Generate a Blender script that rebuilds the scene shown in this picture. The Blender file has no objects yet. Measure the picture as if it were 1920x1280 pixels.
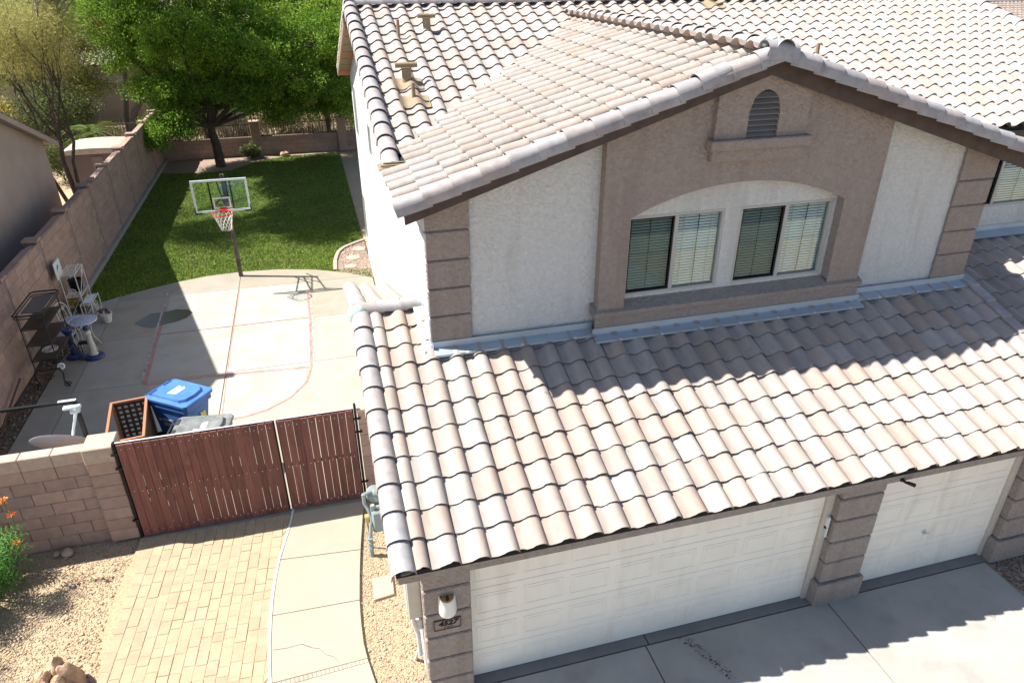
import bpy, bmesh, math, random
import numpy as np
from mathutils import Matrix, Vector, noise
random.seed(7); rng = np.random.default_rng(7)
S = bpy.context.scene
COL = S.collection
R = math.radians

# ------------------------------------------------------------------ camera, sky, sun
cam = bpy.data.cameras.new('camera'); co = bpy.data.objects.new('camera', cam); COL.objects.link(co)
CP = Vector((-.5342, -5.7065, 7.9645)); yaw, pit, rol = .2692, .4908, -.0016
cam.sensor_width = 36; cam.lens = 1330.66 / 1920 * 36; cam.clip_start = .05; cam.clip_end = 2000
f = Vector((math.sin(yaw) * math.cos(pit), math.cos(yaw) * math.cos(pit), -math.sin(pit)))
r = Vector((math.cos(yaw), -math.sin(yaw), 0)); u = r.cross(f)
r2 = math.cos(rol) * r + math.sin(rol) * u; u2 = -math.sin(rol) * r + math.cos(rol) * u
m = Matrix((r2, u2, -f)).transposed().to_4x4(); m.translation = CP; co.matrix_world = m
S.camera = co

SUN = Vector((-.71, .22, 1)).normalized()          # direction towards the sun
w = bpy.data.worlds.new('World'); S.world = w; w.use_nodes = True
nt = w.node_tree; bg = nt.nodes['Background']; sky = nt.nodes.new('ShaderNodeTexSky')
sky.sky_type = 'NISHITA'; sky.sun_disc = False
sky.sun_elevation = math.asin(SUN.z); sky.sun_rotation = math.atan2(SUN.x, SUN.y)
sky.altitude = 400; sky.dust_density = 1.0
nt.links.new(sky.outputs[0], bg.inputs[0]); bg.inputs[1].default_value = .08
sl = bpy.data.lights.new('sun', 'SUN'); sl.energy = 5.0; sl.angle = R(.53); sl.color = (1, .96, .90)
so = bpy.data.objects.new('sun', sl); COL.objects.link(so)
so.rotation_euler = SUN.to_track_quat('Z', 'Y').to_euler(); so.location = (-20, 10, 30)
S.view_settings.view_transform = 'Standard'; S.view_settings.look = 'None'
S.view_settings.exposure = 1.24; S.view_settings.gamma = 1; S.view_settings.use_curve_mapping = False

# ------------------------------------------------------------------ materials
def nodes(name):
    mt = bpy.data.materials.new(name); mt.use_nodes = True
    n = mt.node_tree; b = n.nodes['Principled BSDF']
    return mt, n, b
def M(name, col, rough=.85, col2=None, scale=3., var=.12, bump=0., bscale=60., rnd=0., isl=0., spots=None, metal=0., spec=.3,
      detail=6., stretch=None, bdist=.01, wear=None):
    """principled with world-space noise colour, fine relief, and per-object / per-piece variation"""
    mt, n, b = nodes(name); N = n.nodes; L = n.links
    geo = N.new('ShaderNodeNewGeometry'); pos = geo.outputs['Position']
    if stretch:
        mp = N.new('ShaderNodeMapping'); mp.inputs['Scale'].default_value = stretch; L.new(pos, mp.inputs[0]); pos = mp.outputs[0]
    nz = N.new('ShaderNodeTexNoise'); nz.inputs['Scale'].default_value = scale; nz.inputs['Detail'].default_value = detail
    nz.inputs['Roughness'].default_value = .62
    L.new(pos, nz.inputs['Vector'])
    def mix(fac, a, bb, mode='MIX'):
        x = N.new('ShaderNodeMix'); x.data_type = 'RGBA'; x.blend_type = mode
        for k, v in ((0, fac), (6, a), (7, bb)):
            if hasattr(v, 'node'): L.new(v, x.inputs[k])
            else: x.inputs[k].default_value = v if k == 0 else (*v[:3], 1)
        return x.outputs[2]
    def rng_(val, a, bb, lo=0., hi=1.):
        x = N.new('ShaderNodeMapRange'); x.inputs[1].default_value = lo; x.inputs[2].default_value = hi
        x.inputs[3].default_value = a; x.inputs[4].default_value = bb; L.new(val, x.inputs[0]); return x.outputs[0]
    c = col
    if rnd or isl:
        ob = N.new('ShaderNodeObjectInfo')
        ad = N.new('ShaderNodeMath'); ad.operation = 'ADD'; L.new(ob.outputs['Random'], ad.inputs[0]); L.new(geo.outputs['Random Per Island'], ad.inputs[1])
        fr = N.new('ShaderNodeMath'); fr.operation = 'FRACT'; L.new(ad.outputs[0], fr.inputs[0])
        rv = fr.outputs[0]
        c = mix(rv, col, col2 or tuple(x * .8 for x in col))
        mu = N.new('ShaderNodeMath'); mu.operation = 'MULTIPLY'; mu.inputs[1].default_value = 7.31; L.new(rv, mu.inputs[0])
        f2 = N.new('ShaderNodeMath'); f2.operation = 'FRACT'; L.new(mu.outputs[0], f2.inputs[0])
        k = max(rnd, isl); g = rng_(f2.outputs[0], 1 - k, 1 + k * .4)
        cb = N.new('ShaderNodeCombineColor')
        for i in range(3): L.new(g, cb.inputs[i])
        c = mix(1., c, cb.outputs[0], 'MULTIPLY')
    elif col2:
        c = mix(rng_(nz.outputs[0], 0, 1, .35, .65), col, col2)
    g = rng_(nz.outputs[0], 1 - var * 2, 1 + var * 1.2, .25, .75)
    cb = N.new('ShaderNodeCombineColor')
    for i in range(3): L.new(g, cb.inputs[i])
    c = mix(1., c, cb.outputs[0], 'MULTIPLY')
    if spots:                                                       # (colour, scale, threshold, amount): stains
        nz2 = N.new('ShaderNodeTexNoise'); nz2.inputs['Scale'].default_value = spots[1]; nz2.inputs['Detail'].default_value = 8
        sp_ = geo.outputs['Position']
        if len(spots) > 4:
            mp2 = N.new('ShaderNodeMapping'); mp2.inputs['Scale'].default_value = spots[4]; L.new(sp_, mp2.inputs[0]); sp_ = mp2.outputs[0]
        L.new(sp_, nz2.inputs['Vector'])
        c = mix(rng_(nz2.outputs[0], 0, spots[3], spots[2], spots[2] + .12), c, spots[0])
    L.new(c, b.inputs['Base Color']) if hasattr(c, 'node') else None
    b.inputs['Roughness'].default_value = rough; b.inputs['Metallic'].default_value = metal
    b.inputs['Specular IOR Level'].default_value = spec
    if bump:
        bz = N.new('ShaderNodeTexNoise'); bz.inputs['Scale'].default_value = bscale; bz.inputs['Detail'].default_value = 4
        L.new(geo.outputs['Position'], bz.inputs['Vector'])
        bp = N.new('ShaderNodeBump'); bp.inputs['Strength'].default_value = bump; bp.inputs['Distance'].default_value = bdist
        L.new(bz.outputs[0], bp.inputs['Height']); L.new(bp.outputs[0], b.inputs['Normal'])
    return mt
TILE = M('roof_tile_concrete', (.385, .298, .245), .75, (.365, .33, .30), 7, .10, .35, 90, stretch=(1.5, .45, .7), rnd=.14, spots=((.20, .18, .165), 9., .63, .5), bdist=.004)
TEDGE = M('tile_edge_shade_dirt', (.20, .17, .165), .9, None, 20, .2)  # shade and dirt along the tile fronts put into the edge colour
RAKE = M('rake_tile_concrete', (.37, .31, .285), .62, (.35, .335, .335), 6, .14, .3, 90, rnd=.12, spots=((.20, .19, .19), 7., .60, .5), bdist=.004, spec=.4)
STW = M('stucco_white', (.56, .565, .55), .95, None, 17, .07, 1., 24, spots=((.43, .415, .38), 1.0, .54, .45, (4, 4, .5)), bdist=.03)
STT = M('stucco_taupe', (.305, .255, .222), .95, None, 17, .10, 1., 24, spots=((.235, .185, .16), 1.0, .54, .5, (4, 4, .5)), bdist=.03)
STN = M('stucco_neighbour', (.36, .285, .235), .95, None, 1.5, .07, .5, 50, bdist=.01)
FAS = M('dark_brown_paint', (.075, .052, .047), .6, None, 5, .2, .2, 60)
DOOR = M('garage_door_paint', (.82, .765, .67), .55, None, 2, .04, .15, 200, bdist=.002, spots=((.66, .60, .50), 1.0, .56, .5, (3.5, 3.5, .6)))
JAMB = M('jamb_paint', (.55, .49, .42), .7, None, 4, .06)
CONC = M('patio_concrete', (.305, .265, .205), .9, (.355, .33, .28), 1.1, .10, .3, 70, rnd=.12, spots=((.24, .175, .115), 1.1, .58, .55), bdist=.004)
WALK = M('walkway_concrete', (.32, .28, .215), .9, (.34, .305, .24), 1.6, .05, .25, 120, rnd=.05, spots=((.32, .28, .21), 1.8, .60, .5), bdist=.004)
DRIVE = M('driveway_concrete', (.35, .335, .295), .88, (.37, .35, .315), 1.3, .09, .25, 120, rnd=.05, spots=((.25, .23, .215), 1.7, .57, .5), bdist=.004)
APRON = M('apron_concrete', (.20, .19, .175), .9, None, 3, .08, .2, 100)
CURB = M('white_edging', (.55, .53, .48), .85, None, 6, .08)
PAVER = M('paver', (.375, .29, .185), .92, (.35, .28, .19), 6, .08, .6, 60, rnd=.07, spots=((.38, .29, .19), 1.6, .5, .6), bdist=.006)
SAND = M('joint_sand', (.29, .22, .14), .95, None, 20, .2, .4, 200)
GRAV = M('gravel_soil', (.38, .28, .17), .95, (.44, .33, .21), 30, .16, .8, 70, spots=((.30, .22, .14), 1.2, .6, .4), bdist=.012)
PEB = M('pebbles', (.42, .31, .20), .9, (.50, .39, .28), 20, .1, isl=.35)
DIRT = M('dark_soil', (.115, .085, .06), .98, (.16, .12, .085), 14, .3, .8, 60, bdist=.03)
BARK_MULCH = M('reddish_gravel', (.30, .21, .155), .95, (.37, .28, .22), 24, .25, .9, 60, bdist=.03)
BLK = M('slump_block', (.375, .25, .195), .93, (.345, .243, .20), 8, .10, .6, 60, rnd=.14, spots=((.24, .18, .15), 2.2, .6, .4), bdist=.008)
BCAP = M('block_cap', (.42, .33, .26), .93, None, 8, .1, .5, 70)
MORT = M('mortar', (.27, .20, .165), .97, None, 10, .12, .5, 80)
FOOT = M('footing_concrete', (.40, .34, .29), .95, (.30, .26, .23), 2, .2, .5, 50)
GRASSB = M('lawn_turf', (.05, .085, .010), .95, (.08, .11, .014), 5, .22, .9, 90, bdist=.03)  # turf darkened to deepen the shade between the blades
BLADE = M('grass_blades', (.15, .26, .020), .8, (.23, .30, .036), .9, .16, isl=.3, spots=((.22, .21, .06), .8, .56, .55))
WOODG = M('redwood_plank', (.225, .088, .070), .6, (.175, .066, .054), 3.2, .24, .35, 60, rnd=.32, stretch=(22, 22, .8), spots=((.075, .032, .022), 2.2, .60, .75), bdist=.003)
BLACK = M('black_steel', (.015, .015, .016), .45, None, 10, .2, metal=.3)
ALU = M('aluminium', (.62, .66, .66), .45, None, 10, .06, metal=.4)
LATH = M('cedar_frame', (.36, .165, .085), .7, None, 8, .15, stretch=(5, 5, 1))
LATD = M('dark_lattice', (.06, .042, .03), .8, None, 9, .2)
WICK = M('wicker', (.16, .10, .045), .8, (.06, .04, .02), 40, .3, .8, 90)
BLUE = M('blue_plastic', (.055, .16, .47), .45, (.06, .175, .50), 3, .12, spec=.5)
BLUED = M('dark_blue_plastic', (.012, .035, .17), .45, None, 5, .15, spec=.5)
GREYB = M('grey_bin_plastic', (.13, .145, .14), .5, (.19, .20, .19), 5, .2, spec=.5)
DGREY = M('dark_bin_plastic', (.04, .043, .045), .5, None, 5, .2)
LABW = M('white_print', (.75, .74, .71), .6, None, 60, .3)
LABY = M('yellow_label', (.68, .60, .17), .6, None, 60, .15)
DISH = M('dish_grey', (.66, .66, .65), .5, None, 6, .06)
LNBM = M('lnb_plastic', (.60, .68, .68), .5, None, 6, .05)
GALV = M('galvanised_flashing', (.47, .54, .59), .5, (.41, .48, .54), 3, .12, metal=.55)
MORTW = M('ridge_mortar', (.36, .44, .40), .9, None, 20, .15, .8, 60)
TANM = M('tan_vent_paint', (.27, .20, .125), .7, None, 6, .1)
RED = M('rim_red', (.55, .035, .03), .45, None, 6, .1)
NETM = M('net_cord', (.72, .70, .64), .9, None, 20, .1)
POLE = M('hoop_pole', (.085, .075, .07), .55, (.14, .10, .075), 4, .25, metal=.2)
WHITE = M('white_paint', (.68, .68, .66), .55, None, 8, .06)
IVORY = M('sconce_ceramic', (.72, .70, .63), .5, None, 8, .05)
AMBER = M('amber_glass', (.85, .36, .06), .4, None, 6, .2)
SCREEN = M('insect_screen', (.022, .027, .026), .75, None, 300, .1)
SLAT = M('blind_slat', (.82, .84, .83), .6, None, 4, .04)
SLATD = M('blind_slat_behind_screen', (.15, .18, .17), .7, None, 4, .06)
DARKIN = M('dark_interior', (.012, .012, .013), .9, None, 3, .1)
WFRAME = M('window_frame', (.42, .41, .38), .55, None, 5, .04)
METER = M('meter_grey', (.26, .31, .305), .55, (.21, .255, .255), 9, .15)
BRASS = M('brass', (.52, .42, .17), .45, None, 9, .1, metal=.4)
BOXB = M('utility_box', (.52, .49, .41), .6, None, 5, .06)
IRON = M('weathered_iron', (.045, .036, .032), .7, None, 15, .3)
BRSH = M('brown_shelf', (.085, .062, .043), .6, None, 6, .15)
WIREW = M('white_wire', (.66, .64, .58), .55, None, 12, .1)
MOSB = M('blue_mosaic', (.22, .28, .45), .4, (.55, .58, .60), 26, .2)
NAVY = M('navy_glaze', (.018, .035, .15), .35, None, 7, .2, spec=.5)
PLAST = M('column_plaster', (.60, .55, .47), .8, None, 9, .1)
POTW = M('pot_white', (.66, .65, .60), .6, None, 6, .06)
BARK = M('tree_bark', (.065, .048, .036), .95, (.10, .078, .06), 10, .3, 1., 22, stretch=(4, 4, 1), bdist=.04)
BARKL = M('pale_bark', (.24, .19, .15), .95, (.14, .11, .085), 8, .25, .8, 25, bdist=.03)
STONE = M('boulder', (.43, .27, .165), .95, (.50, .34, .22), 5, .16, .8, 30, bdist=.02)
FLAG = M('pink_flagstone', (.40, .30, .235), .9, None, 7, .1, .3, 60)
SHEDW = M('shed_grey', (.125, .105, .105), .8, None, 2, .1)
SHEDR = M('shed_roof', (.46, .44, .40), .8, (.30, .24, .17), 5, .15)
NROOF = M('neighbour_roof_tile', (.42, .33, .265), .9, (.36, .30, .25), 7, .12, isl=.2)
CHALK = M('red_chalk', (.42, .15, .13), .95, (.38, .24, .20), 9, .1, detail=10)
GREYLN = M('grey_line', (.20, .20, .205), .95, (.46, .43, .38), 7, .1, detail=10)
CRACK = M('crack', (.10, .085, .065), .98)
TYRE = M('tyre_mark', (.235, .222, .205), .95)
ORANGE = M('orange_flower', (.75, .13, .02), .6, (.80, .25, .03), 30, .2)
YELFL = M('yellow_flower', (.60, .46, .03), .7, None, 30, .2)
DRYG = M('dry_brush', (.26, .20, .13), .95, (.34, .28, .20), 10, .2, isl=.3)

def leafmat(name, c1, c2, tr=.35):
    mt, n, b = nodes(name); N = n.nodes; L = n.links
    geo = N.new('ShaderNodeNewGeometry')
    x = N.new('ShaderNodeMix'); x.data_type = 'RGBA'; L.new(geo.outputs['Random Per Island'], x.inputs[0])
    x.inputs[6].default_value = (*c1, 1); x.inputs[7].default_value = (*c2, 1)
    L.new(x.outputs[2], b.inputs['Base Color']); b.inputs['Roughness'].default_value = .6; b.inputs['Specular IOR Level'].default_value = .25
    t = N.new('ShaderNodeBsdfTranslucent'); L.new(x.outputs[2], t.inputs[0])
    ms = N.new('ShaderNodeMixShader'); ms.inputs[0].default_value = tr
    L.new(b.outputs[0], ms.inputs[1]); L.new(t.outputs[0], ms.inputs[2]); L.new(ms.outputs[0], n.nodes['Material Output'].inputs[0])
    return mt
LF1 = leafmat('mesquite_leaf', (.05, .125, .012), (.25, .40, .04), .45)
LF2 = leafmat('bright_leaf', (.09, .18, .014), (.30, .43, .05), .45)
LF3 = leafmat('olive_leaf', (.25, .24, .07), (.47, .44, .16), .5)
LF4 = leafmat('shrub_leaf', (.035, .12, .02), (.09, .22, .03))
LF5 = leafmat('dull_leaf', (.07, .10, .03), (.14, .16, .05))
LFY = leafmat('yellow_leaf', (.30, .24, .02), (.45, .36, .04))
PALM = leafmat('palm_leaf', (.07, .13, .02), (.18, .24, .05))

def glassmat(name, tint, gl, fk=1.):
    mt, n, b = nodes(name); N = n.nodes; L = n.links
    t = N.new('ShaderNodeBsdfTransparent'); t.inputs[0].default_value = (*tint, 1)
    g = N.new('ShaderNodeBsdfGlossy'); g.inputs[1].default_value = .02; g.inputs[0].default_value = (.8, .95, .9, 1)
    lw0 = N.new('ShaderNodeLayerWeight'); lw0.inputs[0].default_value = .5; lw = N.new('ShaderNodeMath'); lw.operation = 'POWER'; lw.inputs[1].default_value = 4.; L.new(lw0.outputs['Facing'], lw.inputs[0])
    mu = N.new('ShaderNodeMath'); mu.operation = 'MULTIPLY_ADD'; mu.inputs[1].default_value = fk; mu.inputs[2].default_value = gl; L.new(lw.outputs[0], mu.inputs[0])
    ms = N.new('ShaderNodeMixShader'); L.new(mu.outputs[0], ms.inputs[0])
    L.new(t.outputs[0], ms.inputs[1]); L.new(g.outputs[0], ms.inputs[2]); L.new(ms.outputs[0], n.nodes['Material Output'].inputs[0])
    return mt
GLASS = glassmat('window_glass', (.84, .92, .90), .15)
BGLASS = glassmat('backboard_glass', (.88, .95, .90), .03, .4)
PUD = bpy.data.materials.new('wet_concrete'); PUD.use_nodes = True
_b = PUD.node_tree.nodes['Principled BSDF']; _b.inputs['Base Color'].default_value = (.085, .072, .048, 1); _b.inputs['Roughness'].default_value = .22; _b.inputs['Specular IOR Level'].default_value = .35

# ------------------------------------------------------------------ mesh helpers
class MB:
    def __init__(s): s.v = []; s.f = []; s.mi = []
    def add(s, vs, fs, mi=0):
        k = len(s.v); s.v += [tuple(p) for p in vs]; s.f += [tuple(i + k for i in q) for q in fs]; s.mi += [mi] * len(fs); return s
    def box(s, x0, x1, y0, y1, z0, z1, mi=0, mat=None):
        vs = [(x, y, z) for z in (z0, z1) for y in (y0, y1) for x in (x0, x1)]
        if mat is not None: vs = [mat @ Vector(p) for p in vs]
        return s.add(vs, [(0, 2, 3, 1), (4, 5, 7, 6), (0, 1, 5, 4), (2, 6, 7, 3), (0, 4, 6, 2), (1, 3, 7, 5)], mi)
    def bev(s, x0, x1, y0, y1, z0, z1, c=.01, mi=0, mat=None):
        """box with chamfered vertical and horizontal edges (16+ faces)"""
        vs = []
        for z, d in ((z0, 0), (z1 - c, 0), (z1, c)):
            for (a, b) in ((x0 + d, y0 + c), (x0 + c, y0 + d), (x1 - c, y0 + d), (x1 - d, y0 + c), (x1 - d, y1 - c), (x1 - c, y1 - d), (x0 + c, y1 - d), (x0 + d, y1 - c)):
                vs.append((a, b, z))
        if mat is not None: vs = [mat @ Vector(p) for p in vs]
        fs = [tuple(range(7, -1, -1)), tuple(range(16, 24))]
        for l in (0, 8):
            for i in range(8): j = (i + 1) % 8; fs.append((l + i, l + j, l + 8 + j, l + 8 + i))
        return s.add(vs, fs, mi)
    def prism(s, poly, z0, z1, mi=0, mat=None):
        n = len(poly); vs = [(x, y, z0) for x, y in poly] + [(x, y, z1) for x, y in poly]
        if mat is not None: vs = [mat @ Vector(p) for p in vs]
        fs = [tuple(range(n - 1, -1, -1)), tuple(range(n, 2 * n))] + [(i, (i + 1) % n, n + (i + 1) % n, n + i) for i in range(n)]
        return s.add(vs, fs, mi)
    def tube(s, pts, rad, n=6, mi=0, closed=False):
        pts = [Vector(p) for p in pts]; N = len(pts); rs = rad if hasattr(rad, '__len__') else [rad] * N
        rings = []; up = None
        for i, p in enumerate(pts):
            a = pts[(i - 1) % N] if (closed or i > 0) else p; b = pts[(i + 1) % N] if (closed or i < N - 1) else p
            d = (b - a).normalized() if (b - a).length > 1e-9 else Vector((0, 0, 1))
            if up is None:
                up = Vector((0, 0, 1)) if abs(d.z) < .9 else Vector((1, 0, 0))
            x = d.cross(up)
            if x.length < 1e-4: x = d.orthogonal()
            x.normalize(); up = x.cross(d).normalized()
            rings.append([p + rs[i] * (math.cos(2 * math.pi * k / n) * x + math.sin(2 * math.pi * k / n) * up) for k in range(n)])
        vs = [q for rg in rings for q in rg]; fs = []
        for i in range(N if closed else N - 1):
            for k in range(n):
                a = i * n + k; b = i * n + (k + 1) % n; j = (i + 1) % N
                fs.append((a, b, j * n + (k + 1) % n, j * n + k))
        if not closed: fs += [tuple(range(n - 1, -1, -1)), tuple(range((N - 1) * n, N * n))]
        return s.add(vs, fs, mi)
    def lathe(s, prof, c, n=20, mi=0, axis=None):
        vs = []; fs = []
        for (rr, z) in prof:
            for k in range(n):
                a = 2 * math.pi * k / n; vs.append(Vector((rr * math.cos(a), rr * math.sin(a), z)))
        if axis is not None:
            q = Vector(axis).to_track_quat('Z', 'Y'); vs = [q @ p for p in vs]
        vs = [p + Vector(c) for p in vs]
        for i in range(len(prof) - 1):
            for k in range(n): fs.append((i * n + k, i * n + (k + 1) % n, (i + 1) * n + (k + 1) % n, (i + 1) * n + k))
        fs += [tuple(range(n - 1, -1, -1)), tuple(range((len(prof) - 1) * n, len(prof) * n))]
        return s.add(vs, fs, mi)
    def quad(s, a, b, c, d, mi=0): return s.add([a, b, c, d], [(0, 1, 2, 3)], mi)
LOC = {}
def link(name, me, parent=None, at=None, rot=None):
    o = bpy.data.objects.new(name, me); COL.objects.link(o)
    at = Vector(at) if at is not None else (LOC[parent.name] if parent else Vector((0, 0, 0)))
    o.location = at - (LOC[parent.name] if parent else Vector((0, 0, 0)))
    if parent: o.parent = parent
    if rot is not None: o.rotation_euler = rot
    LOC[o.name] = at; return o
def mesh(name, mb, mats, smooth=False, off=Vector((0, 0, 0))):
    me = bpy.data.meshes.new(name)
    me.from_pydata([tuple(Vector(p) - off) for p in mb.v], [], mb.f)
    for m_ in (mats if isinstance(mats, (list, tuple)) else [mats]): me.materials.append(m_)
    if any(mb.mi): me.polygons.foreach_set('material_index', mb.mi)
    bm = bmesh.new(); bm.from_mesh(me); bmesh.ops.recalc_face_normals(bm, faces=bm.faces); bm.to_mesh(me); bm.free()
    if smooth:
        me.polygons.foreach_set('use_smooth', [True] * len(me.polygons))
        try: me.set_sharp_from_angle(angle=R(42))
        except Exception: pass
    return me
def part(name, mb, mats, parent, smooth=False, at=None, rot=None, label=None, stuff=False):
    """mesh in world coordinates linked under parent (origin at parent's base)"""
    off = Vector(at) if at is not None else LOC[parent.name]
    o = link(name, mesh(name, mb, mats, smooth, off), parent, off, rot)
    if label: o['label'] = label
    if stuff: o['kind'] = 'stuff'
    return o
def thing(name, label, cat, at=(0, 0, 0), group=None):
    o = link(name, None, None, at); o['label'] = label; o['category'] = cat
    if group: o['group'] = group
    o.empty_display_size = .1
    return o
def struct(name, mb, mats, smooth=False, label=None):
    o = link(name, mesh(name, mb, mats, smooth)); o['kind'] = 'structure'
    if label: o['label'] = label
    return o
def npmesh(name, verts, faces_n, mat, mi=None):
    """fast mesh: verts (N,3); faces_n (F,k) constant k"""
    me = bpy.data.meshes.new(name); v = np.asarray(verts, np.float32); fa = np.asarray(faces_n, np.int32); F, k = fa.shape
    me.vertices.add(len(v)); me.vertices.foreach_set('co', v.ravel())
    me.loops.add(F * k); me.loops.foreach_set('vertex_index', fa.ravel())
    me.polygons.add(F); me.polygons.foreach_set('loop_start', np.arange(0, F * k, k, dtype=np.int32))
    try: me.polygons.foreach_set('loop_total', np.full(F, k, np.int32))
    except Exception: pass
    for m_ in (mat if isinstance(mat, (list, tuple)) else [mat]): me.materials.append(m_)
    if mi is not None: me.polygons.foreach_set('material_index', np.asarray(mi, np.int32))
    me.update(calc_edges=True); me.validate(); return me
def clip(poly, x0, x1, y0, y1):
    for ax, lim, sg in ((0, x0, 1), (0, x1, -1), (1, y0, 1), (1, y1, -1)):
        out = []
        for i in range(len(poly)):
            a, b = poly[i - 1], poly[i]; da = sg * (a[ax] - lim); db = sg * (b[ax] - lim)
            if (da >= 0) != (db >= 0):
                t = da / (da - db); out.append((a[0] + t * (b[0] - a[0]), a[1] + t * (b[1] - a[1])))
            if db >= 0: out.append(b)
        poly = out
        if len(poly) < 3: return []
    return poly
def area(p): return abs(sum(p[i - 1][0] * p[i][1] - p[i][0] * p[i - 1][1] for i in range(len(p)))) / 2
def inpoly(x, y, P):
    c = False
    for i in range(len(P)):
        (x1, y1), (x2, y2) = P[i - 1], P[i]
        if (y1 > y) != (y2 > y) and x < (x2 - x1) * (y - y1) / (y2 - y1) + x1: c = not c
    return c
def slab(mb, poly, z0, z1, c=.008):
    """prism with a small chamfer round the top"""
    n = len(poly); cx = sum(p[0] for p in poly) / n; cy = sum(p[1] for p in poly) / n
    def ins(p):
        dx, dy = cx - p[0], cy - p[1]; d = math.hypot(dx, dy) or 1
        return (p[0] + dx / d * c * 1.4, p[1] + dy / d * c * 1.4)
    q = [ins(p) for p in poly]
    vs = [(x, y, z0) for x, y in poly] + [(x, y, z1 - c * .6) for x, y in poly] + [(x, y, z1) for x, y in q]
    fs = [tuple(range(2 * n, 3 * n))]
    for l in (0, n): fs += [(l + i, l + (i + 1) % n, l + n + (i + 1) % n, l + n + i) for i in range(n)]
    mb.add(vs, fs)
    return mb

# ------------------------------------------------------------------ ground and paving
g = MB(); g.quad((-300, -200, -.05), (300, -200, -.05), (300, 500, -.05), (-300, 500, -.05)); struct('ground', g, GRAV)

# concrete patio, cast in slabs
arc = [(-6.66, 13.61), (-6.1, 13.98), (-5.43, 14.33), (-4.76, 14.64), (-3.95, 14.88), (-2.99, 14.95), (-2., 14.86), (-1., 14.56), (-.18, 14.12), (.62, 13.5)]
pat = [(-6.7, 4.1), (-.02, 4.1), (-.02, 7.2), (.62, 7.2)] + arc[::-1]
bed = MB(); bed.prism([(x, y) for x, y in pat], -.09, -.03); patio = struct('patio', bed, SAND)
xs = [-6.8, -6.08, -3.03, .7]; ys = [4, 6.63, 8.96, 11.29, 13.67, 15.2]
for i in range(3):
    for j in range(5):
        p = clip(pat, xs[i] + .006, xs[i + 1] - .006, ys[j] + .006, ys[j + 1] - .006)
        if len(p) > 2 and area(p) > .02: part('concrete_slab', slab(MB(), p, -.06, 0, .007), CONC, patio)
def strip(mb, pts, wd, z, jit=.25):
    for i in range(len(pts) - 1):
        a, b = Vector(pts[i]), Vector(pts[i + 1]); d = (b - a); L = d.length; d.normalize(); nn = Vector((-d.y, d.x)); n = max(1, int(L / .12))
        for k in range(n):
            p = a + d * (L * k / n); q = a + d * (L * (k + 1) / n); w1 = wd * (1 + random.uniform(-jit, jit)) / 2; o = nn * random.uniform(-wd * jit, wd * jit) * .5
            mb.quad((*(p - nn * w1 + o), z), (*(q - nn * w1 + o), z), (*(q + nn * w1 + o), z), (*(p + nn * w1 + o), z))
    return mb
kp = MB(); kq = [(-4.74, 12.9), (-4.68, 10.6), (-4.62, 8.9), (-4.3, 8.0), (-3.7, 7.3), (-3.1, 7.02), (-2.57, 7.04), (-2.08, 7.2), (-1.65, 7.55), (-1.36, 8.05), (-1.22, 8.7), (-1.2, 11), (-1.22, 13.6), (-4.78, 13.75)]
for i in range(1, 3):
    for j in range(5):
        c_ = clip(kq, xs[i] + .012, xs[i + 1] - .012, ys[j] + .012, ys[j + 1] - .012)
        if len(c_) > 2: kp.add([(x, y, .0025) for x, y in c_], [tuple(range(len(c_)))])
part('court_paint', kp, M('worn_pale_paint', (.40, .385, .345), .9, (.31, .28, .225), 1.6, .08, .2, 80, spots=((.27, .22, .16), 1.2, .6, .5)), patio)
rl = MB()
strip(rl, [(-4.81, 12.9), (-4.73, 10.6), (-4.67, 8.87)], .075, .004); strip(rl, [(-1.2, 12.9), (-1.175, 11), (-1.2, 8.7)], .06, .004)
strip(rl, [(-4.64, 8.86), (-3.3, 8.88), (-1.24, 8.70)], .07, .0045)
strip(rl, [(-1.2, 8.68), (-1.33, 8.05), (-1.65, 7.53), (-2.08, 7.18), (-2.57, 7.02), (-3.1, 7.0)], .045, .005)
strip(rl, [(-3.0, 13.6), (-3.01, 11.4), (-3.0, 9.05), (-2.97, 7.2)], .02, .005); strip(rl, [(-4.7, 11.31), (-1.2, 11.31)], .02, .0052)
part('court_line', rl, CHALK, patio, label='worn red line chalked on the concrete as a court key')
gl_ = MB(); strip(gl_, [(-4.9, 14.3), (-4.86, 13.2), (-4.80, 10.6), (-4.74, 9.0)], .05, .0055); strip(gl_, [(-1.14, 12.9), (-1.11, 11.), (-1.14, 9.1)], .035, .0055)
part('court_line', gl_, GREYLN, patio, label='worn dark grey line beside the red court line')
pu = MB(); pp = [(-5.41, 12.1), (-5.25, 12.42), (-5.1, 12.63), (-4.8, 12.62), (-4.52, 12.72), (-4.2, 12.62), (-4.08, 12.4), (-4.2, 12.1), (-4.42, 11.93), (-4.7, 11.85), (-4.95, 11.72), (-5.2, 11.86)]
cx_, cy_ = -4.75, 12.2
pu.add([(cx_, cy_, .005)] + [(x, y, .004) for x, y in pp], [(0, i + 1, (i + 1) % 12 + 1) for i in range(12)]); part('puddle', pu, PUD, patio)
# soil strip by the left wall
so_ = MB(); so_.prism([(-7.1, 4.2), (-6.71, 4.2), (-6.71, 13.5), (-7.1, 13.6)], -.04, -.012); so_.prism([(-6.71, 4.35), (-5.75, 4.45), (-5.95, 5.3), (-6.3, 6.3), (-6.71, 6.9)], -.02, .012)
struct('soil', so_, DIRT)

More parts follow.
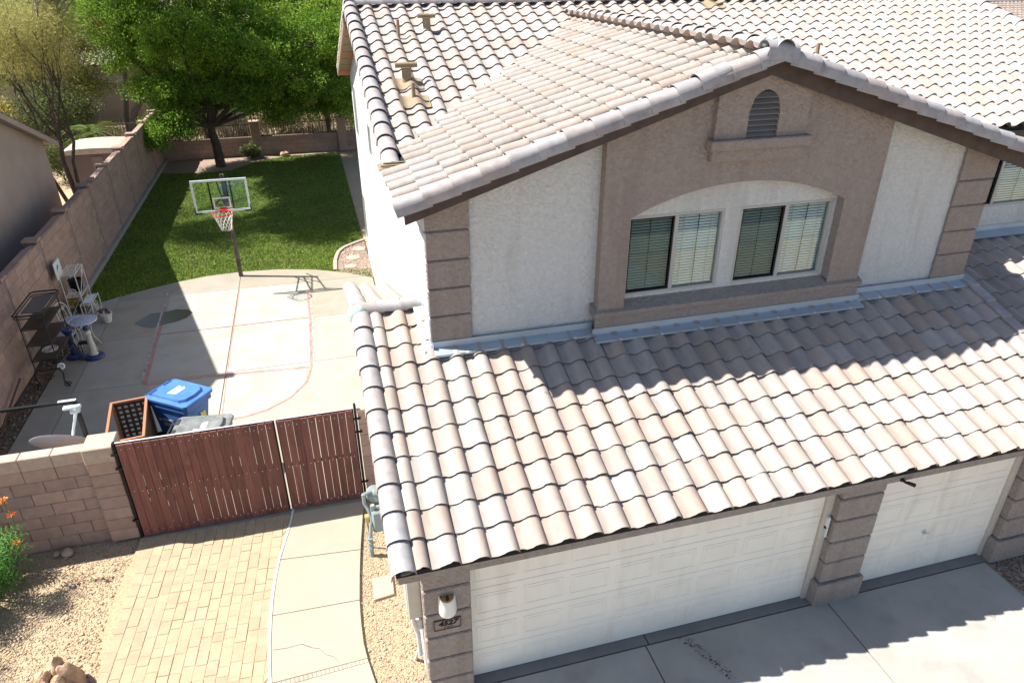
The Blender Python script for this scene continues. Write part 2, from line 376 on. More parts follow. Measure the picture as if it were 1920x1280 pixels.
# lawn
lawnP = [(-7.05, 13.35)] + [(x, y + .02) for x, y in arc] + [(.62, 14.2), (-.36, 14.35), (-.33, 15.09), (-.2, 15.81), (.16, 16.31), (.64, 16.66), (.62, 29.2), (-1.6, 29.2), (-2.4, 28.9), (-3.2, 28.4), (-4.1, 27.2), (-5.3, 27.05), (-7.05, 27.4)]
lw = MB(); lw.prism(lawnP, -.06, -.015); struct('lawn', lw, GRASSB)
bl = []
LP = np.array(lawnP)
N = 95000; yy = 13.3 + (29.2 - 13.3) * rng.random(N) ** 1.5; xx = rng.uniform(-7.05, .62, N)
msk = np.zeros(N, bool)
for i in range(len(LP)):
    (x1, y1), (x2, y2) = LP[i - 1], LP[i]
    with np.errstate(divide='ignore', invalid='ignore'):
        cr = ((y1 > yy) != (y2 > yy)) & (xx < (x2 - x1) * (yy - y1) / (y2 - y1 + 1e-12) + x1)
    msk ^= cr
xx, yy = xx[msk], yy[msk]; n = len(xx); an = rng.uniform(0, 2 * np.pi, n); h = rng.uniform(.025, .06, n); wd = rng.uniform(.008, .016, n); le = rng.normal(0, .025, (n, 2))
dx, dy = np.cos(an) * wd, np.sin(an) * wd
V = np.stack([np.c_[xx - dx, yy - dy, np.full(n, -.018)], np.c_[xx + dx, yy + dy, np.full(n, -.018)], np.c_[xx + le[:, 0], yy + le[:, 1], h - .015]], 1).reshape(-1, 3)
o = link('grass', npmesh('grass', V, np.arange(3 * n).reshape(-1, 3), BLADE)); o['kind'] = 'stuff'; o['label'] = 'short mown green grass of the back lawn'; o['category'] = 'grass'

# reddish gravel bed by the house with its curb and stepping stones, and the tree bed
bd = MB(); bd.prism([(.66, 13.5), (-.18, 14.14), (-.36, 14.35), (-.33, 15.09), (-.2, 15.81), (.16, 16.31), (.66, 16.66)], -.06, -.008); bed2 = struct('gravel_bed', bd, BARK_MULCH)
cb = MB(); cpts = [(-.38, 14.3), (-.36, 14.7), (-.34, 15.09), (-.27, 15.5), (-.2, 15.81), (-.03, 16.12), (.16, 16.31), (.4, 16.5), (.66, 16.68)]
for i in range(len(cpts) - 1):
    a, b = Vector(cpts[i]), Vector(cpts[i + 1]); d = (b - a).normalized(); nn = Vector((-d.y, d.x)) * .055; e = d * .006
    part('curb_stone', slab(MB(), [tuple(a - nn + e), tuple(b - nn - e), tuple(b + nn - e), tuple(a + nn + e)], -.06, .045, .012), FLAG, bed2)
for (x, y, a, q) in ((.42, 15.92, .3, .2), (.2, 15.22, .1, .22), (.08, 14.5, -.2, .17)):
    P = [(x + q * (1 + random.uniform(-.15, .15)) * math.cos(a + t) * 1.1, y + q * (1 + random.uniform(-.15, .15)) * math.sin(a + t)) for t in [k * math.pi / 3.5 for k in range(7)]]
    part('stepping_stone', slab(MB(), P, -.03, .02, .01), FLAG, bed2)
tb = MB(); tb.prism([(-7.05, 27.4), (-5.3, 27.05), (-4.1, 27.2), (-3.2, 28.4), (-2.4, 28.9), (-1.6, 29.2), (.6, 29.25), (.6, 29.6), (-7.05, 29.6)], -.05, -.004)
struct('tree_bed', tb, BARK_MULCH)

# paver drive
pvP = [(-3.93, 3.93), (-3.97, 3.5), (-4.03, 3.15), (-4.09, 2.66), (-4.1, 2.2), (-4.02, 1.55), (-3.96, .9), (-3.9, .3), (-1.93, .3), (-1.905, 1.0), (-1.93, 1.4), (-1.90, 2.1), (-1.81, 2.95), (-1.64, 3.8), (-1.66, 3.93)]
bs = MB(); bs.prism(pvP, -.1, -.007); drive2 = struct('paver_drive', bs, GRAV)
ang = R(-4.5); ca, sa = math.cos(ang), math.sin(ang); W_ = .148
pave_meshes = {}
rest = MB(); cnt = 0; cand = []
for ci in range(-16, 4):
    y = .2 + random.uniform(-.2, 0)
    while y < 4.3:
        ln = random.choice((.15, .22, .22, .30)); xa, xb = ci * W_ + .004, (ci + 1) * W_ - .004; ya, yb = y + .004, y + ln - .004
        cs = [(xa, ya), (xb, ya), (xb, yb), (xa, yb)]; y += ln
        wc = [(-1.6 + ca * px - sa * (py - 2), 2 + sa * px + ca * (py - 2)) for px, py in cs]
        mid = (sum(p[0] for p in wc) / 4, sum(p[1] for p in wc) / 4)
        k = sum(inpoly(*p, pvP) for p in wc)
        if k == 4: cand.append((mid, ln, wc))
        elif inpoly(*mid, pvP) or k >= 2:
            # cut paver: clip by moving outside corners towards the middle
            q = []
            for p in wc:
                t = 1.
                while t > .2 and not inpoly(mid[0] + (p[0] - mid[0]) * t, mid[1] + (p[1] - mid[1]) * t, pvP) and inpoly(*mid, pvP): t -= .1
                q.append((mid[0] + (p[0] - mid[0]) * t, mid[1] + (p[1] - mid[1]) * t))
            if inpoly(*mid, pvP): cand.append((mid, None, q))
cand.sort(key=lambda c: -c[0][1])
for (mid, ln, wc) in cand:
    z = random.uniform(-.004, .004)
    if ln:
        if ln not in pave_meshes:
            pave_meshes[ln] = mesh('paver', slab(MB(), [(-W_ / 2 + .004, -ln / 2 + .004), (W_ / 2 - .004, -ln / 2 + .004), (W_ / 2 - .004, ln / 2 - .004), (-W_ / 2 + .004, ln / 2 - .004)], -.05, 0, .006), PAVER)
        if cnt < 299: link('paver', pave_meshes[ln], drive2, (*mid, z), (random.uniform(-.01, .01), random.uniform(-.01, .01), ang)); cnt += 1
        else: slab(rest, wc, -.05, z, .01)
    elif cnt < 299: part('paver', slab(MB(), wc, -.05, z, .008), PAVER, drive2); cnt += 1
if rest.v: part('paver', rest, PAVER, drive2, stuff=True)

# curved front walkway
rt = [(-.44, 4.05), (-.50, 3.7), (-.56, 3.25), (-.62, 2.8), (-.68, 2.25), (-.725, 1.73), (-.735, 1.35), (-.73, 1.0), (-.70, .75), (-.66, .49), (-.6, .2), (-.5, -.3)]
lf = [(-1.58, 4.05), (-1.625, 3.7), (-1.7, 3.35), (-1.80, 2.9), (-1.86, 2.45), (-1.89, 2.1), (-1.905, 1.7), (-1.91, 1.35), (-1.90, 1.0), (-1.885, .7), (-1.86, .4), (-1.8, -.3)]
cuts = [(0, 0), (3.1, 3.1), (4.95, 5.75), (7.95, 8.95), (8.2, 9.25), (11, 11)]
def lerp(P, t):
    i = min(int(t), len(P) - 2); q = t - i; return (P[i][0] + (P[i + 1][0] - P[i][0]) * q, P[i][1] + (P[i + 1][1] - P[i][1]) * q)
pb = MB(); pb.prism(rt + lf[::-1], -.1, -.03); path = struct('front_path', pb, SAND)
for i in range(5):
    n = 6; (a, a2), (b, b2) = cuts[i], cuts[i + 1]; a, a2, b, b2 = a + .012, a2 + .012, b - .012, b2 - .012
    P = [lerp(rt, a + (b - a) * k / n) for k in range(n + 1)] + [lerp(lf, b2 + (a2 - b2) * k / n) for k in range(n + 1)]
    mb = MB(); k = len(P)
    vs = [(x, y, -.06) for x, y in P] + [(x, y, .006) for x, y in P]; h_ = n + 1
    fs = [(k + j, k + j + 1, k + k - 2 - j, k + k - 1 - j) for j in range(n)] + [(j, (j + 1) % k, k + (j + 1) % k, k + j) for j in range(k)]
    mb.add(vs, fs)
    if i != 3: part('concrete_slab', mb, WALK, path)
    if i == 3:
        nb = 22
        for q in range(nb):
            P = [tuple(Vector(lerp(rt, t)) + (Vector(lerp(lf, t2)) - Vector(lerp(rt, t))) * s_) for t, t2, s_ in ((a, a2, q / nb + .0012), (b, b2, q / nb + .0012), (b, b2, (q + 1) / nb - .0012), (a, a2, (q + 1) / nb - .0012))]
            part('band_brick', slab(MB(), P, -.05, .006, .004), WALK, path)
ew = MB()
for i in range(len(lf) - 1):
    a, b = lf[i], lf[i + 1]; ew.prism([(a[0] - .045, a[1]), (b[0] - .045, b[1]), (b[0] - .008, b[1]), (a[0] - .008, a[1])], -.05, .012)
part('white_edging', ew, CURB, path)
ck = MB(); strip(ck, [(-1.89, 1.22), (-1.7, 1.2), (-1.52, 1.21), (-1.4, 1.12), (-1.3, 1.08), (-1.22, .96), (-1.12, .9), (-1.05, .78)], .007, .0085, .5); part('crack', ck, CRACK, path)

# driveway, apron at the doors
db = MB(); db.prism([(.5, -.02), (8.45, -.02), (8.45, -9.45), (.5, -9.45)], -.1, -.03); drv = struct('driveway', db, SAND)
for x0, x1 in ((-.0, 2.85), (2.87, 5.62), (5.64, 8.4)):
    for y0, y1 in ((-.03, -4), (-4.02, -7), (-7.02, -9.4)): part('concrete_slab', slab(MB(), [(x0, y1), (x1, y1), (x1, y0), (x0, y0)], -.06, 0, .006), DRIVE, drv)
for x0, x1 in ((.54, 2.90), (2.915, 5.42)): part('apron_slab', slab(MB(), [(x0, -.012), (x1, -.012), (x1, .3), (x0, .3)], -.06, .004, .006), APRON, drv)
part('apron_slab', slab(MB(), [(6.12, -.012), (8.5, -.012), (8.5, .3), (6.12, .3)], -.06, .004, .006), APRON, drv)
tm = MB()
for k in range(150):
    t = random.random(); s_ = random.choice((-1, 0, 1)) * .045 + random.gauss(0, .012); x = 3.40 + .33 * t + s_; y = -.02 - .75 * t; q = random.uniform(.006, .016)
    tm.quad((x - q, y - q * .6, .003), (x + q, y - q * .7, .003), (x + q * .8, y + q * .6, .003), (x - q * .9, y + q * .5, .003))
for k in range(40):
    x, y = random.gauss(7.65, .05), random.gauss(-.86, .05); q = random.uniform(.004, .01); tm.quad((x - q, y - q, .003), (x + q, y - q, .003), (x + q, y + q, .003), (x - q, y + q, .003))
part('tyre_mark', tm, TYRE, drv, stuff=True)

rd = MB(); rd.prism([(-80, -9.5), (120, -9.5), (120, -19), (-80, -19)], -.16, -.046); struct('road', rd, M('asphalt', (.055, .053, .05), .9, None, 3, .15, .4, 90))
sw_ = MB(); sw_.prism([(-80, -7.9), (.49, -7.9), (.49, -9.3), (-80, -9.3)], -.1, -.01); sw_.prism([(8.46, -7.9), (120, -7.9), (120, -9.3), (8.46, -9.3)], -.1, -.01); struct('pavement', sw_, WALK)

# loose pebbles over the gravel
def pebbles(name, label, regions, mat=PEB):
    oct_ = np.array([(1, 0, 0), (-1, 0, 0), (0, 1, 0), (0, -1, 0), (0, 0, 1), (0, 0, -1)], float)
    of = np.array([(0, 2, 4), (2, 1, 4), (1, 3, 4), (3, 0, 4), (2, 0, 5), (1, 2, 5), (3, 1, 5), (0, 3, 5)])
    VV = []; FF = []; k = 0
    for (poly, n, z, s0, s1) in regions:
        X = [p[0] for p in poly]; Y = [p[1] for p in poly]; i = 0
        while i < n:
            x, y = random.uniform(min(X), max(X)), random.uniform(min(Y), max(Y))
            i += 1
            if not inpoly(x, y, poly): continue
            s_ = random.uniform(s0, s1) * (1 + (random.random() < .05)); a = random.uniform(0, 6.28)
            v = oct_ * np.array([s_ * random.uniform(.8, 1.4), s_ * random.uniform(.7, 1.1), s_ * random.uniform(.5, .8)]) + rng.normal(0, s_ * .16, (6, 3))
            c, s2 = math.cos(a), math.sin(a); v = np.c_[v[:, 0] * c - v[:, 1] * s2, v[:, 0] * s2 + v[:, 1] * c, v[:, 2]] + np.array([x, y, z + s_ * .25])
            VV.append(v); FF.append(of + 6 * k); k += 1
    o = link(name, npmesh(name, np.concatenate(VV), np.concatenate(FF), mat)); o['kind'] = 'stuff'; o['label'] = label; o['category'] = 'gravel'
frontG = [(-8, -.5), (-3.86, -.5), (-3.93, .9), (-4.0, 1.55), (-4.08, 2.2), (-4.07, 2.66), (-4.01, 3.15), (-3.95, 3.5), (-3.92, 4.0), (-8, 4.2)]
sideG = [(-.46, 4.0), (-.52, 3.7), (-.6, 2.8), (-.70, 1.73), (-.71, 1.0), (-.64, .49), (-.48, -.3), (0, -.3), (-.0, 4.0)]
pebbles('gravel', 'loose tan gravel covering the beds in front of the block wall and beside the garage', [(frontG, 30000, -.05, .006, .014), (sideG, 9000, -.05, .006, .013)])
pebbles('gravel', 'reddish pebbles in the curved bed beside the house wall', [([(.66, 13.5), (-.18, 14.14), (-.32, 14.35), (-.28, 15.09), (-.15, 15.81), (.2, 16.25), (.66, 16.6)], 1800, -.01, .012, .026)], M('red_pebbles', (.40, .28, .22), .9, (.50, .40, .33), 20, .1, isl=.35))
pebbles('gravel', 'dark shaded gravel beside the right garage pillar', [([(8.5, -3), (12, -3), (12, .8), (8.5, .8)], 14000, -.05, .012, .026)], M('shaded_pebbles', (.20, .15, .125), .9, (.29, .23, .2), 20, .1, isl=.35))  # darker pebble colour carries the shade beside the pillar
pebbles('litter', 'dry leaves and clods on the dark soil beside the left wall', [([(-7.05, 4.3), (-6.72, 4.3), (-6.72, 13.4), (-7.05, 13.4)], 900, -.012, .012, .03), ([(-6.71, 4.4), (-5.8, 4.5), (-6.0, 5.3), (-6.3, 6.2), (-6.71, 6.8)], 800, .012, .012, .03)], M('litter', (.19, .14, .10), .95, (.30, .23, .17), 20, .1, isl=.4))

# ------------------------------------------------------------------ the house
house = thing('house', 'two-storey stucco house with pale tile roofs and white garage doors', 'house', (4.6, 0, 0))
TW, TE, TL = .3186, .356, .425
PRO = [(0, .004), (.10, -.001), (.24, .001), (.34, .010), (.43, .032), (.52, .055), (.61, .068), (.72, .070), (.82, .061), (.91, .040), (.985, .008)]
def tile_arrays():
    V = []; n = len(PRO)
    for (v, dz) in ((0, .046), (TL, .016)):
        V += [(p * TW + .002, v, h + dz) for p, h in PRO]
    V += [(p * TW + .002, .004, h + .026) for p, h in PRO]
    F = [(i, i + 1, n + i + 1, n + i) for i in range(n - 1)]; mi = [0] * (n - 1)
    F += [(2 * n + i, 2 * n + i + 1, i + 1, i) for i in range(n - 1)]; mi += [1] * (n - 1)
    # right lip, so that the joint is a real step
    k = len(V); V += [(PRO[-1][0] * TW + .002, .004, .018), (PRO[-1][0] * TW + .002, TL, 0)]
    F += [(n - 1, k, k + 1, 2 * n - 1)]; mi += [0]
    return np.array(V), np.array(F), mi
TV, TF, TMI = tile_arrays()
TILE_ME = npmesh('roof_tile', TV, TF, [TILE, TEDGE], TMI); TILE_ME.polygons.foreach_set('use_smooth', [True] * len(TF))
TILE_ME.set_sharp_from_angle(angle=R(40))
TILES = [TILE_ME]
for _v in range(5):
    _t = TV.copy(); _n = len(PRO)
    _t[:_n, 1] += rng.normal(0, .003, _n); _t[2 * _n:3 * _n, 1] = _t[:_n, 1] + .004; _t[:, 2] += (_t[:, 0] / TW - .5) * rng.normal(0, .004) + (_t[:, 1] / TL) * rng.normal(0, .003)
    if _v == 0: _t[7:10, 1] += .014; _t[2 * _n + 7:2 * _n + 10, 1] += .014
    if _v == 1: _t[0:2, 1] += .02; _t[2 * _n:2 * _n + 2, 1] += .02
    _m = npmesh('roof_tile', _t, TF, [TILE, TEDGE], TMI); _m.polygons.foreach_set('use_smooth', [True] * len(TF)); _m.set_sharp_from_angle(angle=R(40)); TILES.append(_m)
def barrel_arrays(sgn, L=.425, ra=.135, hang=.0):
    """half-round cap laid along v; sgn = side (of u) that is the open outer side"""
    V = []; n = 9
    for (v, k, dz) in ((0, 1., .026), (L, .92, .0)):
        for i in range(n):
            a = math.pi * i / (n - 1); V.append((ra * k * math.cos(a) * sgn, v, ra * k * .92 * math.sin(a) + dz - (hang if i == 0 else 0)))
    for i in range(n):
        a = math.pi * i / (n - 1); V.append((ra * .90 * math.cos(a) * sgn, .003, ra * .90 * .92 * math.sin(a) + .026 - (hang if i == 0 else 0)))
    F = [(i, i + 1, n + i + 1, n + i) for i in range(n - 1)] + [(2 * n + i, 2 * n + i + 1, i + 1, i) for i in range(n - 1)]
    if sgn > 0: F = [q[::-1] for q in F]
    return np.array(V), np.array(F), [0] * (n - 1) + [1] * (n - 1)
def barrel_mesh(name, sgn, hang=.0, ra=.135):
    V, F, mi = barrel_arrays(sgn, ra=ra, hang=hang); me = npmesh(name, V, F, [RAKE, TEDGE], mi)
    me.polygons.foreach_set('use_smooth', [True] * len(F)); me.set_sharp_from_angle(angle=R(50)); return me
RK_P = barrel_mesh('rake_tile', 1, .07); RK_N = barrel_mesh('rake_tile', -1, .07); RDG = barrel_mesh('ridge_tile', 1, 0, .125)
class Slope:
    """a tiled plane: point O on the eave, X along it, Y up the slope"""
    def __init__(s, O, X, Y):
        s.O = Vector(O); s.X = Vector(X).normalized(); s.Y = Vector(Y).normalized(); s.Z = s.X.cross(s.Y)
        s.B = Matrix((s.X, s.Y, s.Z)).transposed(); s.e = s.B.to_euler(); s.Bn = np.array(s.B)
    def p(s, u, v, w=0): return s.O + s.X * u + s.Y * v + s.Z * w
def jit(e, k=.018):
    return (e.x + random.uniform(-k, k), e.y + random.uniform(-k, k), e.z + random.uniform(-k, k) * .5)
def lay(slope, cells, parent, individual=lambda u, v: True):
    VV = []; k = 0
    for (uu, v) in cells:
        j = random.gauss(0, .006)
        if individual(uu, v): link('roof_tile', random.choice(TILES), parent, slope.p(uu, v + j), jit(slope.e))
        else:
            a = random.gauss(0, .012); T = TV.copy(); T[:, 2] += (T[:, 0] - TW / 2) * a; T[:, 1] += j
            VV.append(T @ slope.Bn.T + np.array(slope.p(uu, v))); k += 1
    if VV:
        F = np.concatenate([TF + len(TV) * i for i in range(k)])
        me = npmesh('roof_tile', np.concatenate(VV) - np.array(LOC[parent.name]), F, [TILE, TEDGE], TMI * k)
        me.polygons.foreach_set('use_smooth', [True] * len(F)); me.set_sharp_from_angle(angle=R(40))
        o = link('roof_tile', me, parent); o['kind'] = 'stuff'
def caps(me, slope, u, v0, v1, step, parent, w=.03, name='rake_tile'):
    v = v0
    while v < v1:
        link(name, me, parent, slope.p(u + random.uniform(-.004, .004), v, w), jit(slope.e, .01)); v += step

# --- garage roof
a1 = math.atan(1 / 3)
GF = Slope((0, -.31, 2.39), (1, 0, 0), (0, math.cos(a1), math.sin(a1)))
GL = 3.75 / math.cos(a1); YR = -.31 + 3.75; ZR = 2.39 + 1.25
GB = Slope((.62, YR + 3.75, 2.39), (-1, 0, 0), (0, -math.cos(a1), math.sin(a1)))
dk = MB()
dk.add([(-.28, -.26, 2.34), (9.25, -.26, 2.34), (9.25, 2.75, 3.345), (-.28, 2.75, 3.345), (-.28, -.26, 2.402), (9.25, -.26, 2.402), (9.25, 2.75, 3.407), (-.28, 2.75, 3.407)],
       [(0, 1, 2, 3), (4, 7, 6, 5), (0, 4, 5, 1), (1, 5, 6, 2), (2, 6, 7, 3), (3, 7, 4, 0)])
dk.add([(-.28, 2.751, 3.345), (.655, 2.751, 3.345), (.655, YR, ZR - .06), (-.28, YR, ZR - .06), (-.28, 2.751, 3.407), (.655, 2.751, 3.407), (.655, YR, ZR), (-.28, YR, ZR)],
       [(0, 1, 2, 3), (4, 7, 6, 5), (0, 4, 5, 1), (1, 5, 6, 2), (3, 7, 4, 0)])
dk.add([(-.28, YR, ZR - .06), (.655, YR, ZR - .06), (.655, YR + 3.7, 2.35), (-.28, YR + 3.7, 2.35), (-.28, YR, ZR), (.655, YR, ZR), (.655, YR + 3.7, 2.40), (-.28, YR + 3.7, 2.40)],
       [(0, 1, 2, 3), (4, 7, 6, 5), (1, 5, 6, 2), (2, 6, 7, 3), (3, 7, 4, 0)])
groof = part('garage_roof', dk, DARKIN, house)
cells = []
for i in range(-1, 30):
    for k in range(12):
        uu = .087 + i * TW - TW; v = k * TE
        if uu < -.30 or uu > 9.2 or v > GL - .12: continue
        y = -.31 + v * math.cos(a1)
        if y > 2.5 and uu > .60: continue
        cells.append((uu, v))
lay(GF, cells, groof)
lay(GB, [(i * TW, k * TE) for i in range(0, 3) for k in range(11)], groof, lambda a, b: False)
caps(RK_N, GF, -.205, -.02, GL - .2, TE, groof); caps(RK_P, GB, .825, -.02, GL - .2, TE, groof)
TRIM = MB(); TRIM.bev(-.085, .085, 0, .42, 0, .05, .012); TRIM.box(.062, .085, 0, .42, -.14, 0)
TRIM_ME = mesh('rake_tile', TRIM, RAKE)
for k in range(9): link('rake_tile', TRIM_ME, groof, GF.p(9.36, k * TE - .02, .095), (a1 - .06, random.uniform(-.02, .02), random.uniform(-.01, .01)))
for x in (-.30, .03, .36): link('ridge_tile', RDG, groof, (x, YR, ZR + .035), (0, 0, R(-90)))
mt_ = MB(); mt_.lathe([(.15, -.04), (.15, .05), (.12, .12), (.06, .155), (.01, .165)], (-.24, YR - .04, ZR + .0), 12)
part('mortar_cap', mt_, MORTW, groof, True)
fa = MB(); fa.box(-.26, 9.28, -.25, -.20, 2.235, 2.338); part('fascia', fa, STT, groof)
sf = MB(); sf.box(-.26, 9.28, -.199, -.002, 2.26, 2.30); part('soffit', sf, STT, groof)
for (y0, z0, y1, z1) in ((-.2, 2.25, YR, ZR - .10), (YR + .001, ZR - .10, YR + 3.65, 2.27)):
    rf = MB(); rf.add([(-.275, y0, z0), (-.275, y1, z1), (-.275, y1, z1 + .09), (-.275, y0, z0 + .09), (-.235, y0, z0), (-.235, y1, z1), (-.235, y1, z1 + .09), (-.235, y0, z0 + .09)], [(0, 1, 2, 3), (7, 6, 5, 4), (0, 4, 5, 1), (2, 6, 7, 3), (0, 3, 7, 4), (1, 5, 6, 2)]); part('rake_board', rf, STT, groof)

# --- garage walls
gw = MB(); pr = [(.02, 0), (7.0, 0), (7.0, 2.38), (YR, ZR - .07), (.02, 2.36)]
vs = [(0, y, z) for y, z in pr] + [(.2, y, z) for y, z in pr]; gw.add(vs, [(0, 1, 2, 3, 4), (9, 8, 7, 6, 5)] + [(i, (i + 1) % 5, 5 + (i + 1) % 5, 5 + i) for i in range(5)])
gw.box(.2, .66, 6.8, 7.0, 0, 2.4)
part('garage_wall', gw, STW, house)
ln = MB(); ln.box(0, 9.24, 0.001, .3, 2.03, 2.30); part('lintel', ln, STT, house)
def pillar(x0, x1, grooves, y1=.42, base=True, lab=None):
    p = MB(); p.box(x0 + .025, x1 - .025, .012, y1, 0, 2.03); pl = part('pillar', p, STT, house, at=((x0 + x1) / 2, 0, 0))
    zs = [0] + sorted(grooves) + [2.26]
    for a, b in zip(zs, zs[1:]):
        q = MB(); fl = .045 if (a == 0 and base) else 0
        q.bev(x0 - fl, x1 + fl, -.025 - fl, y1 - .11 if x0 > 1 else .3, a + (.016 if a else 0), b - .016, .016)
        part('quoin_block', q, STT, pl)
    return pl
pillar(-.006, .545, [.31, .68, 1.053, 1.43, 1.82], base=False)
pillar(5.43, 6.09, [.40, .762, 1.128, 1.506, 1.875]); pillar(8.50, 9.24, [.41, .786, 1.15, 1.52, 1.89])
def garage_door(x0, x1, n, px0, pitch, pw):
    gd = MB(); rows = [0.008, .477, .982, 1.51, 2.03]
    gd.box(x0, x1, .165, .20, .008, 2.06)
    d = part('garage_door', gd, DOOR, house, at=((x0 + x1) / 2, .165, 0))
    for a, b in zip(rows, rows[1:]):
        s_ = MB(); s_.bev(x0, x1, .140, .165, a + .004, b - .004, .006); part('door_section', s_, DOOR, d)
        for i in range(n):
            xa = px0 + i * pitch; q = MB(); za, zb = a + .10, b - .105
            # a raised rim round each panel and a field inside it
            for (u0, u1, w0, w1) in ((xa, xa + pw, za, za + .022), (xa, xa + pw, zb - .022, zb), (xa, xa + .022, za + .022, zb - .022), (xa + pw - .022, xa + pw, za + .022, zb - .022)):
                q.bev(u0, u1, .1365, .140, w0, w1, .003)
            q.bev(xa + .05, xa + pw - .05, .1372, .140, za + .045, zb - .045, .0025)
            part('panel', q, DOOR, d)
    bs_ = MB(); bs_.box(x0, x1, .143, .163, .004, .014); part('bottom_seal', bs_, BLACK, d)
    return d
garage_door(.50, 5.32, 8, .63, .595, .50)
gd2 = garage_door(6.06, 8.42, 4, 6.20, .56, .47)
hd = MB(); hd.lathe([(.035, 0), (.035, .008), (.012, .012), (.012, .045), (.0, .05)], (7.2, .139, .76), 12, axis=(0, -1, 0)); hd.box(7.15, 7.25, .085, .105, .752, .768)
part('handle', hd, ALU, gd2)
for (a, b) in ((.545, .56), (5.32, 5.43), (6.09, 6.10), (8.42, 8.50)): part('door_jamb', MB().box(a, b, .10, .36, .003, 2.03), JAMB, house)

# --- upper storey
GX, GZ, GS = 4.97, 6.96, .325          # gable ridge x, deck height at the ridge, slope
def gz(x): return GZ - GS * abs(x - GX)
MS, MY0, MZ0, MYR = .31, 4.1, 5.42, 9.75
def mz(y): return MZ0 + MS * ((y - MY0) if y < MYR else (2 * MYR - MY0 - y))
def wall_holes(mb, x0, x1, y0, y1, zb, zt, holes, step=.4):
    bx_ = sorted({x0, x1, *[min(max(h[i], x0), x1) for h in holes for i in (0, 1)], *([GX] if x0 < GX < x1 else [])})
    for a, b in zip(bx_, bx_[1:]):
        if b - a < 1e-5: continue
        segs = [(zb, None)]
        for h in holes:
            if h[0] <= a + 1e-6 and h[1] >= b - 1e-6: segs = [(zb, h[2]), (h[3], None)]
        for s0, s1 in segs:
            t0, t1 = (zt(a), zt(b)) if s1 is None else (s1, s1)
            vs = [(a, y0, s0), (b, y0, s0), (b, y0, t1), (a, y0, t0), (a, y1, s0), (b, y1, s0), (b, y1, t1), (a, y1, t0)]
            mb.add(vs, [(0, 1, 2, 3), (5, 4, 7, 6), (0, 4, 5, 1), (3, 2, 6, 7), (0, 3, 7, 4), (1, 5, 6, 2)])
uw = MB(); W1, W2 = (3.36, 4.80, 3.84, 4.99), (5.04, 6.53, 3.84, 4.99)
wall_holes(uw, .66, 9.24, 2.6, 2.8, 3.2, lambda x: gz(x) - .05, [W1, W2]); part('front_wall', uw, STW, house)
sw = MB(); pr = [(2.8, 0), (15.1, 0), (15.1, mz(15.1) - .03), (MYR, mz(MYR) - .04), (4.5, mz(4.5) - .05), (2.8, gz(.66) - .05)]
vs = [(.66, y, z) for y, z in pr] + [(.86, y, z) for y, z in pr]; n = 6
sw.add(vs, [tuple(range(n)), tuple(range(2 * n - 1, n - 1, -1))] + [(i, (i + 1) % n, n + (i + 1) % n, n + i) for i in range(n)]); part('side_wall', sw, STW, house)
bw = MB(); bw.box(.861, 15, 14.9, 15.1, 0, mz(15.1) - .03); bw.box(14.8, 15, 4.4, 14.9, 0, 5.35); bw.box(9.04, 9.24, 2.801, 4.6, 3.0, 5.5); part('rear_wall', bw, STW, house)
W3 = (10.62, 12.6, 3.90, 5.02)
rw = MB(); wall_holes(rw, 9.241, 15, 4.4, 4.6, 2.8, lambda x: 5.42, [(W3[0], W3[1], W3[2], W3[3])]); part('recessed_wall', rw, STW, house)
# brown centre bay with an arched opening
ox0, ox1, osp, oap, osl = 3.32, 6.58, 5.02, 5.39, 3.80
def arch(x):
    c = (ox0 + ox1) / 2; hw = (ox1 - ox0) / 2; h = oap - osp; Rr = (hw * hw + h * h) / (2 * h); return osp + math.sqrt(max(Rr * Rr - (x - c) ** 2, 0)) - (Rr - h)
by_ = MB(); XS = [ox0 + (ox1 - ox0) * i / 24 for i in range(25)] + [GX]; XS = sorted(set(XS))
def pierstrip(a, b, zb0, zb1, y0, y1, top):
    vs = [(a, y0, zb0), (b, y0, zb1), (b, y0, top(b)), (a, y0, top(a)), (a, y1, zb0), (b, y1, zb1), (b, y1, top(b)), (a, y1, top(a))]
    by_.add(vs, [(0, 1, 2, 3), (0, 4, 5, 1), (3, 2, 6, 7)])
top = lambda x: gz(x) - .06
vs = []
pierstrip(2.93, ox0, 3.25, 3.25, 2.45, 2.599, top); pierstrip(ox1, 7.12, 3.25, 3.25, 2.45, 2.599, top)
for a, b in zip(XS, XS[1:]): pierstrip(a, b, arch(a), arch(b), 2.45, 2.599, top)
for (x, z0, z1) in ((2.93, 3.25, top(2.93)), (7.12, 3.25, top(7.12)), (ox0, osl, osp), (ox1, osl, osp)): by_.quad((x, 2.45, z0), (x, 2.599, z0), (x, 2.599, z1), (x, 2.45, z1))
part('centre_bay', by_, STT, house)
sl_ = MB(); sl_.add([(2.87, 2.39, 3.66), (7.18, 2.39, 3.66), (7.18, 2.39, 3.72), (2.87, 2.39, 3.72), (2.87, 2.66, 3.66), (7.18, 2.66, 3.66), (7.18, 2.66, 3.83), (2.87, 2.66, 3.83)], [(0, 1, 2, 3), (5, 4, 7, 6), (3, 2, 6, 7), (0, 4, 5, 1), (0, 3, 7, 4), (1, 5, 6, 2)])
sl_.box(2.90, 7.15, 2.42, 2.448, 3.26, 3.655)
part('window_sill', sl_, STT, house)
SCR = glassmat('insect_screen_mesh', (.55, .58, .56), .0, 0.)
